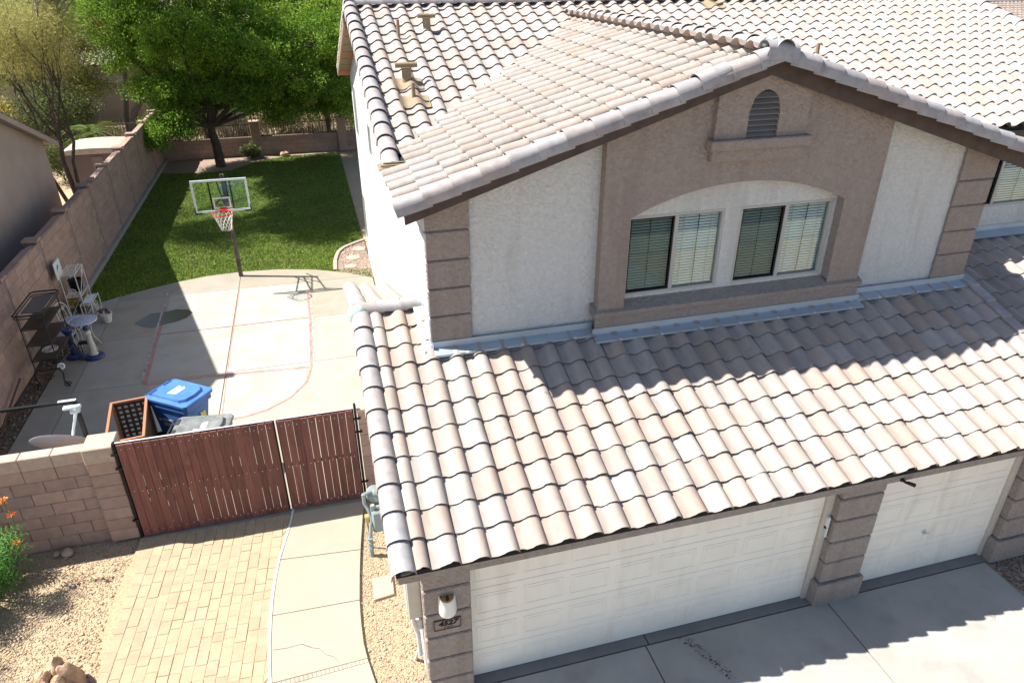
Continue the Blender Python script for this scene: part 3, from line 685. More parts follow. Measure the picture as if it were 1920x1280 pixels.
def slider(x0, x1, y, z0, z1, nsl, halves=2):
    w_ = MB(); t = .04; xm = (x0 + x1) / 2
    for (a, b, c, d) in ((x0, x1, z0, z0 + t), (x0, x1, z1 - t, z1), (x0, x0 + t, z0 + t, z1 - t), (x1 - t, x1, z0 + t, z1 - t), (xm - .03, xm + .03, z0 + t, z1 - t)): w_.bev(a, b, y - .03, y + .03, c, d, .006)
    w = part('window', w_, WFRAME, house, at=(xm, y, z0))
    for k, (a, b) in enumerate(((x0 + t, xm - .03), (xm + .03, x1 - t))):
        p = MB(); p.quad((a, y + .012, z0 + t), (b, y + .012, z0 + t), (b, y + .012, z1 - t), (a, y + .012, z1 - t)); part('pane', p, GLASS, w)
        if k == 0:
            s_ = MB(); s_.quad((a + .012, y - .012, z0 + t + .012), (b - .012, y - .012, z0 + t + .012), (b - .012, y - .012, z1 - t - .012), (a + .012, y - .012, z1 - t - .012)); part('insect_screen', s_, SCR, w, label='dark insect screen over the left half')
            sf_ = MB()
            for (aa, bb, c, d) in ((a, b, z0 + t, z0 + t + .02), (a, b, z1 - t - .02, z1 - t), (a, a + .02, z0 + t, z1 - t), (b - .02, b, z0 + t, z1 - t)): sf_.box(aa, bb, y - .018, y - .008, c, d)
            part('screen_frame', sf_, BLACK, w)
        if k == 1:
            gm = MB(); gm.box((a + b) / 2 - .006, (a + b) / 2 + .006, y + .014, y + .02, z0 + t, z1 - t); part('muntin', gm, DARKIN, w)
        sm = MB(); sm.add([(-(b - a) / 2 + .006, .018, 0.0105), ((b - a) / 2 - .006, .018, 0.0105), ((b - a) / 2 - .006, 0, -0.0105), (-(b - a) / 2 + .006, 0, -0.0105), (-(b - a) / 2 + .006, .021, 0.0105), ((b - a) / 2 - .006, .021, 0.0105), ((b - a) / 2 - .006, .003, -0.0105), (-(b - a) / 2 + .006, .003, -0.0105)], [(0, 1, 2, 3), (7, 6, 5, 4), (0, 4, 5, 1), (2, 6, 7, 3), (0, 3, 7, 4), (1, 5, 6, 2)])
        me = mesh('slat', sm, SLAT)
        for i in range(nsl):
            link('slat', me, w, ((a + b) / 2, y + .045, z0 + t + .03 + (z1 - z0 - 2 * t - .04) * i / nsl), (R(8), 0, 0))
        cd = MB(); 
        for xx in (((a + b) / 2,) if k == 0 else (a + .12, b - .12)): cd.box(xx - .004, xx + .004, y + .041, y + .044, z0 + t, z1 - t)
        part('blind_cord', cd, SCREEN if k == 0 else WFRAME, w)
    bk = MB(); bk.box(x0, x1, y + .17, y + .175, z0, z1); part('unlit_room_sheet', bk, DARKIN, w)  # near-black sheet stands in for the unlit room behind the blinds
slider(*W1[:2], 2.63, *W1[2:], 25); slider(*W2[:2], 2.63, *W2[2:], 25); slider(W3[0], W3[1], 4.44, W3[2], W3[3], 22)
# small side windows high on the left wall
for (y0, y1, z0, z1) in ((13.7, 14.6, 3.85, 5.15), (9.95, 10.6, 4.2, 4.9), (14.3, 14.95, .8, 2.1)):
    q = MB()
    for (a, b, c, d) in ((y0, y1, z0, z0 + .05), (y0, y1, z1 - .05, z1), (y0, y0 + .05, z0 + .05, z1 - .05), (y1 - .05, y1, z0 + .05, z1 - .05)): q.box(.653, .659, a, b, c, d)
    w = part('window', q, WFRAME, house, at=(.66, (y0 + y1) / 2, z0)); q = MB(); q.box(.655, .658, y0 + .05, y1 - .05, z0 + .05, z1 - .05); part('pane', q, GREYB, w)
def quoins(x0, x1, gro, y=2.6, ztop=None):
    zs = [3.2] + gro + [None]; q0 = MB(); q0.box(x0 + .02, x1 - .02, y - .02, y - .001, 3.2, gro[-1] + .15); qs = part('quoin_strip', q0, STT, house)
    for a, b in zip(zs, zs[1:]):
        q = MB(); a2 = a + .014
        if b: q.bev(x0, x1, y - .05, y - .002, a2, b - .014, .014)
        else: pass
        if b is None:
            za, zb = gz(x0) - .06, gz(x1) - .06
            q.add([(x0, y - .05, a2), (x1, y - .05, a2), (x1, y - .05, zb), (x0, y - .05, za), (x0, y - .002, a2), (x1, y - .002, a2), (x1, y - .002, zb), (x0, y - .002, za)], [(0, 1, 2, 3), (0, 4, 5, 1), (0, 3, 7, 4), (1, 5, 6, 2), (3, 2, 6, 7)])
        part('quoin_block', q, STT, qs)
quoins(.64, 1.20, [3.51, 3.895, 4.285, 4.67, 5.055]); quoins(8.63, 9.27, [3.52, 3.92, 4.30, 4.70, 5.09])
sq = MB()
for a, b in zip([3.2, 3.51, 3.895, 4.285, 4.67, 5.055], [3.51, 3.895, 4.285, 4.67, 5.055, 5.45]): sq.bev(.622, .659, 2.551, 2.95, a + .014, b - .014, .012)
part('quoin_return', sq, STW, house)
# gable vent
vx0, vx1 = 4.79, 5.23
vp = MB(); vc = (vx0 + vx1) / 2
def va(x): return 6.30 + .26 * math.sqrt(max(1 - ((x - vc) / ((vx1 - vx0) / 2)) ** 2, 0))
XV = sorted({*[vx0 + (vx1 - vx0) * i / 10 for i in range(11)], GX}); yv = 2.37
def vq(a, b, z0, z1, tt=lambda x: gz(x) - .08):
    vp.add([(a, yv, z0), (b, yv, z1), (b, yv, tt(b)), (a, yv, tt(a)), (a, 2.449, z0), (b, 2.449, z1), (b, 2.449, tt(b)), (a, 2.449, tt(a))], [(0, 1, 2, 3), (0, 4, 5, 1), (3, 2, 6, 7), (0, 3, 7, 4), (1, 5, 6, 2)])
vq(4.34, vx0, 5.9, 5.9); vq(vx1, 5.66, 5.9, 5.9)
for a, b in zip(XV, XV[1:]): vq(a, b, va(a), va(b))
vent = part('gable_vent', vp, STT, house, at=(vc, 2.4, 5.9))
q = MB(); q.bev(4.28, 5.73, 2.29, 2.448, 5.85, 5.98, .015); part('vent_ledge', q, STT, vent)
q = MB(); q.bev(4.33, 5.67, 2.35, 2.448, 5.70, 5.846, .015); part('vent_ledge', q, STT, vent)
q = MB(); q.box(vx0, vx1, 2.440, 2.448, 5.98, 6.56); part('vent_back', q, DARKIN, vent)
LV = M('louvre_paint', (.17, .155, .15), .8, None, 6, .1)
for i in range(8):
    z = 5.985 + i * .068; hw = (vx1 - vx0) / 2 - .004
    if z > 6.30: hw = (vx1 - vx0) / 2 * math.sqrt(max(1 - ((z + .02 - 6.30) / .26) ** 2, .05)) - .004
    q = MB(); q.add([(vc - hw, 2.372, z), (vc + hw, 2.372, z), (vc + hw, 2.435, z + .062), (vc - hw, 2.435, z + .062), (vc - hw, 2.372, z + .012), (vc + hw, 2.372, z + .012), (vc + hw, 2.435, z + .072), (vc - hw, 2.435, z + .072)], [(0, 1, 2, 3), (7, 6, 5, 4), (0, 4, 5, 1), (2, 6, 7, 3), (0, 3, 7, 4), (1, 5, 6, 2)])
    part('louvre', q, LV, vent)
# flashings at the foot of the front wall
def flash(x0, x1, yw, up=.09, dn=.16):
    q = MB(); zr = lambda y: 2.39 + (y + .31) / 3
    yf = yw - dn; z0 = zr(yf) + .118; z1 = zr(yw) + .10
    q.add([(x0, yf, z0), (x1, yf, z0), (x1, yw - .012, z1), (x0, yw - .012, z1), (x1, yw - .012, z1 + up), (x0, yw - .012, z1 + up), (x0, yf, z0 - .03), (x1, yf, z0 - .03)], [(0, 1, 2, 3), (3, 2, 4, 5), (6, 7, 1, 0)])
    fl = part('flashing', q, GALV, house); k = int((x1 - x0) / .62)
    for i in range(k):
        q = MB(); x = x0 + (i + .6) * (x1 - x0) / k; q.bev(x - .022, x + .022, yf - .02, yf + .04, z0 - .012, z0 + .006, .004); part('clip', q, ALU, fl)
flash(.64, 2.90, 2.6 - .05); flash(2.86, 7.20, 2.45 - .03); flash(7.15, 9.28, 2.6 - .05)
sd_ = MB(); sd_.add([(.52, 2.5, 3.43), (.652, 2.5, 3.43), (.652, 3.4, 3.735), (.52, 3.4, 3.735), (.652, 2.5, 3.53), (.652, 3.4, 3.83)], [(0, 1, 2, 3), (1, 4, 5, 2)])
part('flashing', sd_, STW, house)

# --- gable roof
ag = math.atan(GS); GXL, GXR, GYF = .40, 9.46, 2.30
gd_ = MB(); XD = [GXL, .655] + [.66 + (GX - .66) * i / 8 for i in range(9)] + [GX + (GXR - GX) * i / 8 for i in range(1, 9)]
def yval(x): return min(9.3, max(4.25, (gz(x) - MZ0) / MS + MY0 + .25))
for xa, xb in zip(XD, XD[1:]):
    gd_.add([(xa, GYF + .03, gz(xa)), (xb, GYF + .03, gz(xb)), (xb, yval(xb), gz(xb)), (xa, yval(xa), gz(xa))] + [(xa, GYF + .03, gz(xa) - .05), (xb, GYF + .03, gz(xb) - .05), (xb, yval(xb), gz(xb) - .05), (xa, yval(xa), gz(xa) - .05)], [(0, 1, 2, 3), (7, 6, 5, 4), (0, 4, 5, 1), (3, 2, 6, 7)] + ([(0, 3, 7, 4)] if xa == GXL else []))
gr = part('gable_roof', gd_, DARKIN, house)
for (xa, xb) in ((GXL - .02, GX), (GX, GXR + .02)):
    q = MB(); t = .012; q.add([(xa, GYF - .02, gz(xa) - .215), (xb, GYF - .02, gz(xb) - .215), (xb, GYF - .02, gz(xb) - t), (xa, GYF - .02, gz(xa) - t), (xa, GYF + .028, gz(xa) - .215), (xb, GYF + .028, gz(xb) - .215), (xb, GYF + .028, gz(xb) - t), (xa, GYF + .028, gz(xa) - t)], [(0, 1, 2, 3), (5, 4, 7, 6), (0, 4, 5, 1), (3, 2, 6, 7), (0, 3, 7, 4), (1, 5, 6, 2)])
    part('fascia', q, FAS, gr)
q = MB(); q.box(GXL, GXL + .04, GYF + .03, 4.3, gz(GXL) - .21, gz(GXL) - .055); part('fascia', q, FAS, gr)
GLs = Slope((GXL - .10, 2.30, gz(GXL - .10)), (0, -1, 0), (math.cos(ag), 0, math.sin(ag)))
GRs = Slope((GXR + .06, 2.30, gz(GXR + .06)), (0, 1, 0), (-math.cos(ag), 0, math.sin(ag)))
LS = (GX - GXL + .10) / math.cos(ag)
def gcells(sl_, left):
    out = []
    for i in range(0, 24):
        for k in range(15):
            uu = -(i + 1) * TW + .02 if left else i * TW - .02; v = k * TE
            if v > LS - .16: continue
            c = sl_.p(uu + TW / 2, v + TE / 2)
            if c.y > MY0 - .1 and c.z + .07 < mz(c.y): continue
            if c.y > 9.2: continue
            if left and c.y > 3.75 and v < .3: continue
            out.append((uu, v))
    return out
lay(GLs, gcells(GLs, True), gr, lambda uu, v: uu > -1.0); lay(GRs, gcells(GRs, False), gr, lambda a, b: False)
caps(RK_P, GLs, .085, -.03, LS - .25, TE, gr, .02); caps(RK_N, GRs, -.085, -.03, LS - .25, TE, gr, .02)
link('rake_tile', barrel_mesh('rake_tile', 1, .09), gr, (GX - .22, 2.215, GZ + .05), (0, 0, R(-90)), )
y = 2.10
while y < 9.25: link('ridge_tile', RDG, gr, (GX + random.uniform(-.008, .008), y, GZ + .065), (random.uniform(-.01, .01), 0, random.uniform(-.02, .02))); y += .345
q = MB()
for i in range(26):
    a = random.uniform(0, 6.28); rr = random.uniform(0, .10); q.lathe([(.001, -.03), (.035, -.01), (.04, .012), (.02, .035), (.001, .04)], (GX - .05 + rr * math.cos(a) * 1.1, 2.30 + rr * math.sin(a) * .9, GZ + .19 - rr * rr * 6), 7)
part('mortar_cap', q, MORTW, gr, True, label='pale green mortar lump at the gable peak')
link('rake_tile', RK_P, gr, GLs.p(.10, 3.82, .045), (GLs.e.x + .05, GLs.e.y - .04, GLs.e.z + .06))
# loose boards and weathered felt at the lower end of the valley
q = MB(); q.bev(.27, .70, 3.86, 4.20, 5.50, 5.52, .005); q.bev(.30, .78, 3.92, 3.955, 5.535, 5.56, .006); q.bev(.34, .80, 4.0, 4.03, 5.55, 5.575, .006)
part('valley_board', q, TANM, gr)

# --- main roof
am = math.atan(MS); ME = .378
md = MB(); x0, x1 = .42, 15.02
for s_ in (0, 1):
    ya, yb = (MY0 + .06, MYR) if s_ == 0 else (MYR, 2 * MYR - MY0 - .06)
    md.add([(x0, ya, mz(ya)), (x1, ya, mz(ya)), (x1, yb, mz(yb) if yb != MYR else mz(MYR - 1e-6)), (x0, yb, mz(yb) if yb != MYR else mz(MYR - 1e-6))] + [(x0, ya, mz(ya) - .05), (x1, ya, mz(ya) - .05), (x1, yb, mz(yb) - .05), (x0, yb, mz(yb) - .05)], [(0, 3, 2, 1), (4, 5, 6, 7), (0, 1, 5, 4), (1, 2, 6, 5), (2, 3, 7, 6), (3, 0, 4, 7)])
mr = part('main_roof', md, DARKIN, house)
MF = Slope((0, MY0, MZ0), (1, 0, 0), (0, math.cos(am), math.sin(am))); MBk = Slope((0, 2 * MYR - MY0, MZ0), (-1, 0, 0), (0, -math.cos(am), math.sin(am)))
ML = (MYR - MY0) / math.cos(am)
cells = []
for i in range(46):
    for k in range(16):
        uu = .585 + i * .3186; v = k * ME
        if v > ML - .12 or uu + TW > 15.06: continue
        c = MF.p(uu + TW / 2, v + ME / 2)
        if GXL < c.x < GXR + .1 and c.z + .10 < gz(c.x): continue
        cells.append((uu, v))
lay(MF, cells, mr, lambda a, b: False)
lay(MBk, [(-.585 - (i + 1) * TW, k * ME) for i in range(45) for k in range(15)], mr, lambda a, b: False)
caps(RK_N, MF, .475, -.03, ML - .2, ME, mr); caps(RK_P, MF, 15.10, -.03, ML - .2, ME, mr)
caps(RK_P, MBk, -.475, -.03, ML - .2, ME, mr); caps(RK_N, MBk, -15.1, -.03, ML - .2, ME, mr)
x = .4
while x < 15: link('ridge_tile', RDG, mr, (x, MYR, mz(MYR - 1e-6) + .06), (0, random.uniform(-.01, .01), R(-90) + random.uniform(-.015, .015))); x += .35
q = MB(); q.box(9.5, 15.05, MY0 + .04, MY0 + .09, MZ0 - .21, MZ0 - .06); part('fascia', q, FAS, mr)
q = MB(); q.box(9.5, 15.0, MY0 + .091, 4.399, MZ0 - .15, MZ0 - .10); part('soffit', q, STW, mr)
# exposed lookouts under the rear rake
yb = 2 * MYR - MY0
q = MB(); q.add([(.345, MYR + .3, mz(MYR + .3) - .22), (.345, yb - .05, mz(yb - .05) - .22), (.345, yb - .05, mz(yb - .05) - .06), (.345, MYR + .3, mz(MYR + .3) - .06), (.39, MYR + .3, mz(MYR + .3) - .22), (.39, yb - .05, mz(yb - .05) - .22), (.39, yb - .05, mz(yb - .05) - .06), (.39, MYR + .3, mz(MYR + .3) - .06)], [(0, 1, 2, 3), (7, 6, 5, 4), (0, 4, 5, 1), (2, 6, 7, 3), (0, 3, 7, 4), (1, 5, 6, 2)])
part('rake_board', q, TANM, mr)
for k in range(7):
    y = MYR + .7 + k * .72; q = MB(); z = mz(y) - .06; q.bev(.391, .658, y, y + .66, z - .26, z - .2, .004, mat=None)
    sh = [(p[0], p[1], p[2] - (p[1] - y) * MS + .13) for p in q.v]; q.v = sh; part('soffit_board', q, TANM if k % 3 else LATH, mr)
# vent pipes through the main roof
def pipe_vent(x, y, hgt, rad, tee=False, skirt=True):
    z = mz(y) + .05; q = MB(); q.lathe([(rad, -.1), (rad, hgt)], (x, y, z), 12); v = part('roof_vent', q, TANM, mr if False else house, True, at=(x, y, z))
    if tee:
        q = MB(); q.lathe([(rad * 1.15, hgt - .001), (rad * 1.15, hgt + .012)], (x, y, z), 12); q.tube([(x - rad * 2.3, y, z + hgt + .04), (x + rad * 2.3, y, z + hgt + .04)], rad * .55, 10); part('vent_cap', q, TANM, v, True)
    if skirt:
        q = MB(); nx = 13
        for j in range(2):
            pass
        vs = []; 
        for t in range(nx):
            xx = x - .24 + .48 * t / (nx - 1); ph = ((xx - .585) / TW) % 1; hh = np.interp(ph, [p[0] for p in PRO], [p[1] for p in PRO])
            for dy in (-.24, .14): vs.append((xx, y + dy, mz(y + dy) + hh + .062))
        q.add(vs, [(2 * t, 2 * t + 2, 2 * t + 3, 2 * t + 1) for t in range(nx - 1)]); part('vent_flashing', q, TANM, v, True)
    return v
pipe_vent(1.76, 8.50, .22, .072, True, False); pipe_vent(1.20, 8.25, .30, .03, False, False)
pipe_vent(1.07, 6.52, .24, .078, True); pipe_vent(1.08, 5.92, .28, .032); pipe_vent(9.1, 6.95, .22, .04, False, False); pipe_vent(8.14, 9.5, .3, .06, False)

# --- lower roof of the entry on the right
PS = Slope((9.42, .2, 1.93), (1, 0, 0), (0, math.cos(a1), math.sin(a1)))
q = MB(); q.add([(9.26, .25, 1.9), (15.2, .25, 1.9), (15.2, 4.395, 3.285), (9.26, 4.395, 3.285), (9.26, .25, 1.945), (15.2, .25, 1.945), (15.2, 4.395, 3.33), (9.26, 4.395, 3.33)], [(0, 1, 2, 3), (4, 7, 6, 5), (0, 4, 5, 1), (1, 5, 6, 2), (2, 6, 7, 3), (3, 7, 4, 0)])
er = part('entry_roof', q, DARKIN, house)
lay(PS, [(i * TW - .1, k * TE) for i in range(18) for k in range(12)], er, lambda a, b: False)
q = MB(); q.add([(9.25, 4.16, 3.37), (15.1, 4.16, 3.37), (15.1, 4.385, 3.43), (9.25, 4.385, 3.43), (9.25, 4.385, 3.52), (15.1, 4.385, 3.52)], [(0, 1, 2, 3), (3, 2, 5, 4)]); part('flashing', q, GALV, er)
q = MB(); q.box(9.241, 9.28, .2, 4.39, 0, 1.9); q.box(9.281, 15, 3, 3.2, 0, 2.7); part('entry_wall', q, STW, house)

# ------------------------------------------------------------------ fittings on the garage front
t = thing('wall_lamp', 'white half-round sconce with amber top on the left garage pillar', 'wall lamp', (.265, -.03, 1.5))
q = MB(); n = 14; vs = []
prof = [(.055, 1.425), (.098, 1.445), (.108, 1.49), (.102, 1.60), (.094, 1.72)]
for rr, z in prof:
    for k in range(n + 1): a = math.pi * k / n; vs.append((.265 - rr * math.cos(a), -.03 - rr * 1.05 * math.sin(a), z - (.035 * math.sin(a) if z > 1.71 else 0)))
for rr, z in ((.082, 1.72), (.09, 1.47)):
    for k in range(n + 1): a = math.pi * k / n; vs.append((.265 - rr * math.cos(a), -.03 - rr * 1.05 * math.sin(a), z - (.035 * math.sin(a) if z > 1.71 else 0)))
fs = [(l * (n + 1) + k, l * (n + 1) + k + 1, (l + 1) * (n + 1) + k + 1, (l + 1) * (n + 1) + k) for l in range(len(prof) + 1) for k in range(n)] + [tuple(range(n, -1, -1))]
q.add(vs, fs); part('shade', q, IVORY, t, True)
q = MB(); vs = []
for k in range(n + 1): a = math.pi * k / n; vs.append((.265 - .081 * math.cos(a), -.031 - .083 * math.sin(a), 1.685))
q.add(vs, [tuple(range(n + 1))]); part('amber_plate', q, AMBER, t)
q = MB(); q.lathe([(.02, 0), (.02, .05), (.012, .07), (.001, .075)], (.265, -.075, 1.665), 10); part('bulb', q, BLACK, t, True)
t = thing('house_number_plaque', 'small brown plaque reading 4527 under the white sconce', 'plaque', (.255, -.03, 1.25))
q = MB(); q.box(.105, .405, -.034, -.026, 1.178, 1.322); part('plate', q, M('plaque_brown', (.27, .205, .18), .8, None, 20, .1), t)
q = MB()
for (a, b, c, d) in ((.097, .413, 1.17, 1.178), (.097, .413, 1.322, 1.33), (.097, .105, 1.178, 1.322), (.405, .413, 1.178, 1.322)): q.box(a, b, -.042, -.026, c, d)
part('border', q, FAS, t)
def text(s, size, mat, parent, at, rot, shear=0., ext=.002, name='lettering', sx=1.):
    cu = bpy.data.curves.new('txt', 'FONT'); cu.body = s; cu.size = size; cu.shear = shear; cu.extrude = ext; cu.align_x = 'CENTER'; cu.align_y = 'CENTER'; cu.resolution_u = 3; cu.offset = size * .03
    o = bpy.data.objects.new('txt', cu); COL.objects.link(o); bpy.context.view_layer.update()
    me = bpy.data.meshes.new_from_object(o.evaluated_get(bpy.context.evaluated_depsgraph_get())); bpy.data.objects.remove(o)
    me.materials.clear(); me.materials.append(mat); x = link(name, me, parent, at, rot); x.scale = (sx, 1, 1); return x
text('4527', .105, DARKIN, t, (.258, -.036, 1.265), (R(90), 0, 0), .25, .003, 'digits', 1.05)
q = MB(); q.tube([(.215, -.036, 1.19), (.235, -.036, 1.207), (.255, -.036, 1.198), (.27, -.036, 1.212)], .004, 4); q.tube([(.262, -.036, 1.192), (.285, -.036, 1.196), (.30, -.036, 1.21), (.32, -.036, 1.2)], .004, 4); part('emblem', q, FAS, t)
t = thing('door_keypad', 'slim silver keypad on the side of the pillar between the garage doors', 'keypad', (5.42, .09, 1.35))
q = MB(); q.bev(5.375, 5.404, .045, .135, 1.19, 1.53, .008); part('case', q, ALU, t)
q = MB(); q.bev(5.368, 5.376, .055, .125, 1.37, 1.51, .003); part('window', q, WHITE, t); q = MB(); q.bev(5.366, 5.376, .06, .12, 1.33, 1.355, .003); part('slot', q, BLACK, t)
t = thing('security_camera', 'small black camera hanging under the tiles above the pillar between the garage doors', 'camera', (6.08, -.27, 2.25))
q = MB(); q.tube([(6.02, -.255, 2.26), (6.05, -.29, 2.24), (6.08, -.30, 2.23)], .018, 8); q.lathe([(.03, 0), (.03, .012)], (6.02, -.252, 2.26), 10, axis=(0, -1, 0)); part('bracket', q, BLACK, t, True)
q = MB(); q.tube([(6.075, -.30, 2.235), (6.16, -.33, 2.20)], [.022, .026], 10); part('camera_body', q, BLACK, t, True)

# ------------------------------------------------------------------ gas meter and electric box on the garage side
t = thing('gas_meter', 'pale grey gas meter with pipes and regulator beside the gate', 'gas meter', (-.35, 2.75, 0))
q = MB(); q.bev(-.40, -.08, 2.66, 2.86, .36, .74, .03); q.lathe([(.085, 0), (.09, .03), (.07, .05), (.001, .06)], (-.17, 2.67, .62), 14, axis=(0, -1, 0)); part('meter_body', q, METER, t, True)
q = MB(); q.lathe([(.07, -.02), (.13, -.015), (.14, 0), (.13, .02), (.06, .045), (.045, .09), (.001, .1)], (-.31, 2.95, .86), 18, axis=(.3, -.6, .75)); part('regulator', q, METER, t, True)
q = MB(); q.tube([(-.46, 2.62, -.05), (-.46, 2.62, .30), (-.43, 2.70, .45), (-.40, 2.72, .60), (-.44, 2.8, .72), (-.48, 2.84, .80), (-.48, 2.86, .96)], [.034, .034, .028, .026, .026, .026, .03], 10)
q.tube([(-.49, 2.86, .95), (-.38, 2.92, .93), (-.30, 2.95, .87)], .028, 8); q.tube([(-.36, 2.74, .78), (-.2, 2.74, .79), (.0, 2.74, .79)], .022, 8); q.tube([(-.37, 2.74, .70), (-.37, 2.74, .83)], .034, 8)
for z in (.1, .2, .29): q.lathe([(.045, z), (.045, z + .03)], (-.46, 2.62, 0), 8)
part('pipe', q, METER, t, True)
q = MB(); q.bev(-.50, -.43, 2.72, 2.80, .52, .64, .012); part('valve', q, BRASS, t)
q = MB(); q.tube([(-.47, 2.77, .52), (-.46, 2.80, -.04)], .014, 6); part('riser', q, M('copper_riser', (.40, .21, .10), .6, None, 8, .1), t)
t = thing('electric_box', 'beige electric box with white conduits on the side of the garage', 'utility box', (-.1, .3, 1.25))
q = MB(); q.bev(-.165, -.002, .12, .52, 1.27, 1.98, .012); part('cabinet', q, BOXB, t)
q = MB(); q.bev(-.172, -.166, .15, .49, 1.32, 1.92, .003); part('door', q, BOXB, t)
q = MB(); q.tube([(-.10, .22, 1.27), (-.11, .24, 1.1), (-.06, .3, .8), (-.05, .32, .4)], .028, 8); q.tube([(-.07, .42, 1.27), (-.05, .44, .9), (-.05, .5, .3), (-.10, .62, -.05)], .022, 8); q.bev(-.09, -.002, .25, .36, .92, 1.1, .01); part('conduit', q, WHITE, t, True)
t = thing('stepping_stone', 'pale square stepping stone on the gravel beside the walkway', 'paving slab', (-.37, 1.93, -.03)); q = MB(); slab(q, [(-.52, 1.71), (-.23, 1.75), (-.215, 2.14), (-.51, 2.12)], -.05, .0, .012); part('slab', q, FLAG, t)

# ------------------------------------------------------------------ front block wall, left boundary wall and gate
BL, BH = .426, .213
def block_me(name, l, h=BH, d=.19):
    return mesh(name, MB().bev(-l / 2 + .004, l / 2 - .004, -d / 2, d / 2, .004, h - .004, .007), BLK)
BM = {k: block_me('block', BL * k) for k in (1, .5)}
fw = thing('block_wall', 'low tan concrete block wall between the gate and the flowering shrub', 'block wall', (-6.2, 4.12, 0))
q = MB(); q.box(-8.1, -4.36, 4.045, 4.195, -.1, 1.69); part('core', q, MORT, fw)
for c in range(7):
    x = -4.345 - (BL / 2 if c % 2 else 0)
    if c % 2: link('block', BM[.5], fw, (-4.345 - BL / 4, 4.12 + random.uniform(-.004, .004), c * BH))
    while x > -8: link('block', BM[1], fw, (x - BL / 2, 4.12 + random.uniform(-.004, .004), c * BH)); x -= BL
for i in range(9): q = MB(); q.bev(-4.345 - (i + 1) * BL + .003, -4.345 - i * BL - .003, 4.02, 4.22, 7 * BH + .002, 8 * BH, .010); part('cap_block', q, BCAP, fw)
gp = thing('gate_pillar', 'square tan block pillar at the left end of the wooden gate', 'pillar', (-4.14, 4.14, 0))
PBM = mesh('block', MB().bev(-.2, .2, -.2, .2, .004, BH - .004, .008), BLK)
for c in range(7): link('block', PBM, gp, (-4.135 + random.uniform(-.003, .003), 4.15, c * BH))
q = MB(); q.bev(-4.342, -3.928, 3.94, 4.36, 7 * BH + .002, 8 * BH + .045, .012); part('cap', q, BCAP, gp)
gp = thing('gate_pillar', 'brown block pillar against the garage wall at the right end of the gate', 'pillar', (-.2, 4.14, 0))
for c in range(8): link('block', PBM, gp, (-.20, 4.14, c * BH))
q = MB(); q.bev(-.41, -.002, 3.93, 4.35, 8 * BH + .002, 8 * BH + .06, .01); part('cap', q, BCAP, gp)
bwall = thing('boundary_wall', 'long tan block wall with pilasters along the left side of the yard', 'block wall', (-7.2, 17, 0))
q = MB(); q.box(-7.27, -7.115, 3.9, 30.2, -.1, 2.12); part('core', q, MORT, bwall)
q = MB(); q.box(-7.098, -6.98, 13.2, 30, -.1, .13); part('footing', q, FOOT, bwall)
PY = [5.3 + 2.45 * i for i in range(11)]
BY = mesh('block', MB().bev(-.095, .095, -BL / 2 + .004, BL / 2 - .004, .004, BH - .004, .006), BLK); BYH = mesh('block', MB().bev(-.095, .095, -BL / 4 + .004, BL / 4 - .004, .004, BH - .004, .006), BLK)
far = MB()
for a in [2.85] + PY[:-1]:
    y0 = a + .07
    for c in range(10):
        ys = []; y = y0; e = a + 2.45 - .07
        if c % 2: ys.append((y, .5)); y += BL / 2
        while y + BL <= e + .01: ys.append((y, 1)); y += BL
        if e - y > .1: ys.append((y, .5))
        for (yy_, k) in ys:
            if yy_ < 4.2: continue
            ln_ = BL * k if k == 1 else min(BL / 2, e - yy_); x = -7.192 + random.uniform(-.003, .003)
            if 7.6 < a + 1 < 17: 
                if k == 1: link('block', BY, bwall, (x, yy_ + BL / 2, c * BH))
                else: link('block', BYH, bwall, (x, yy_ + ln_ / 2, c * BH))
            else: far.bev(x - .095, x + .095, yy_ + .004, yy_ + ln_ - .004, c * BH + .004, (c + 1) * BH - .004, .006)
part('block', far, BLK, bwall, stuff=True)
for y in PY:
    q = MB(); q.bev(-7.42, -7.125, y - .065, y + .065, 0, 2.14, .01); pl = part('pilaster', q, STT, bwall, at=(-7.2, y, 0)); q = MB(); q.bev(-7.42, -7.07, y - .15, y + .15, 2.166, 2.225, .01); part('pilaster_cap', q, BCAP if y < 4 else BLK, pl)
y = 4
while y < 30: q = MB(); q.bev(-7.29, -7.095, y + .003, min(y + BL, 30) - .003, 2.1405, 2.165, .008); part('cap_block', q, BLK, bwall) if not any(abs(y + BL / 2 - p) < .38 for p in PY) else None; y += BL
bk = thing('rear_wall', 'low shaded block wall with iron fencing along the back of the lawn', 'block wall', (-3, 29.75, 0))
q = MB(); q.box(-7.1, 2.2, 29.68, 29.82, -.1, .78); part('core', q, MORT, bk)
q = MB()
for c in range(4):
    x = -7.1 + (BL / 2 if c % 2 else 0)
    while x < 2.1: q.bev(x + .004, x + BL - .004, 29.65, 29.85, c * BH + .004, (c + 1) * BH - .004, .006); x += BL
part('block', q, BLK, bk, stuff=True)
for x in (-6.9, -3.05, .85):
    q = MB(); q.bev(x - .2, x + .2, 29.55, 29.95, 0, 1.5, .012); pl = part('pilaster', q, BLK, bk, at=(x, 29.75, 0)); q = MB(); q.bev(x - .23, x + .23, 29.52, 29.98, 1.502, 1.56, .012); part('cap', q, BLK, pl)
for (x0, x1) in ((-6.68, -3.27), (-2.83, .63)):
    q = MB(); q.box(x0, x1, 29.74, 29.76, .86, .89); q.box(x0, x1, 29.74, 29.76, 1.38, 1.41); part('fence_rail', q, IRON, bk)
    bar = mesh('fence_bar', MB().box(-.008, .008, -.008, .008, .80, 1.46), IRON); x = x0 + .06
    while x < x1: link('fence_bar', bar, bk, (x, 29.75, 0)); x += .11
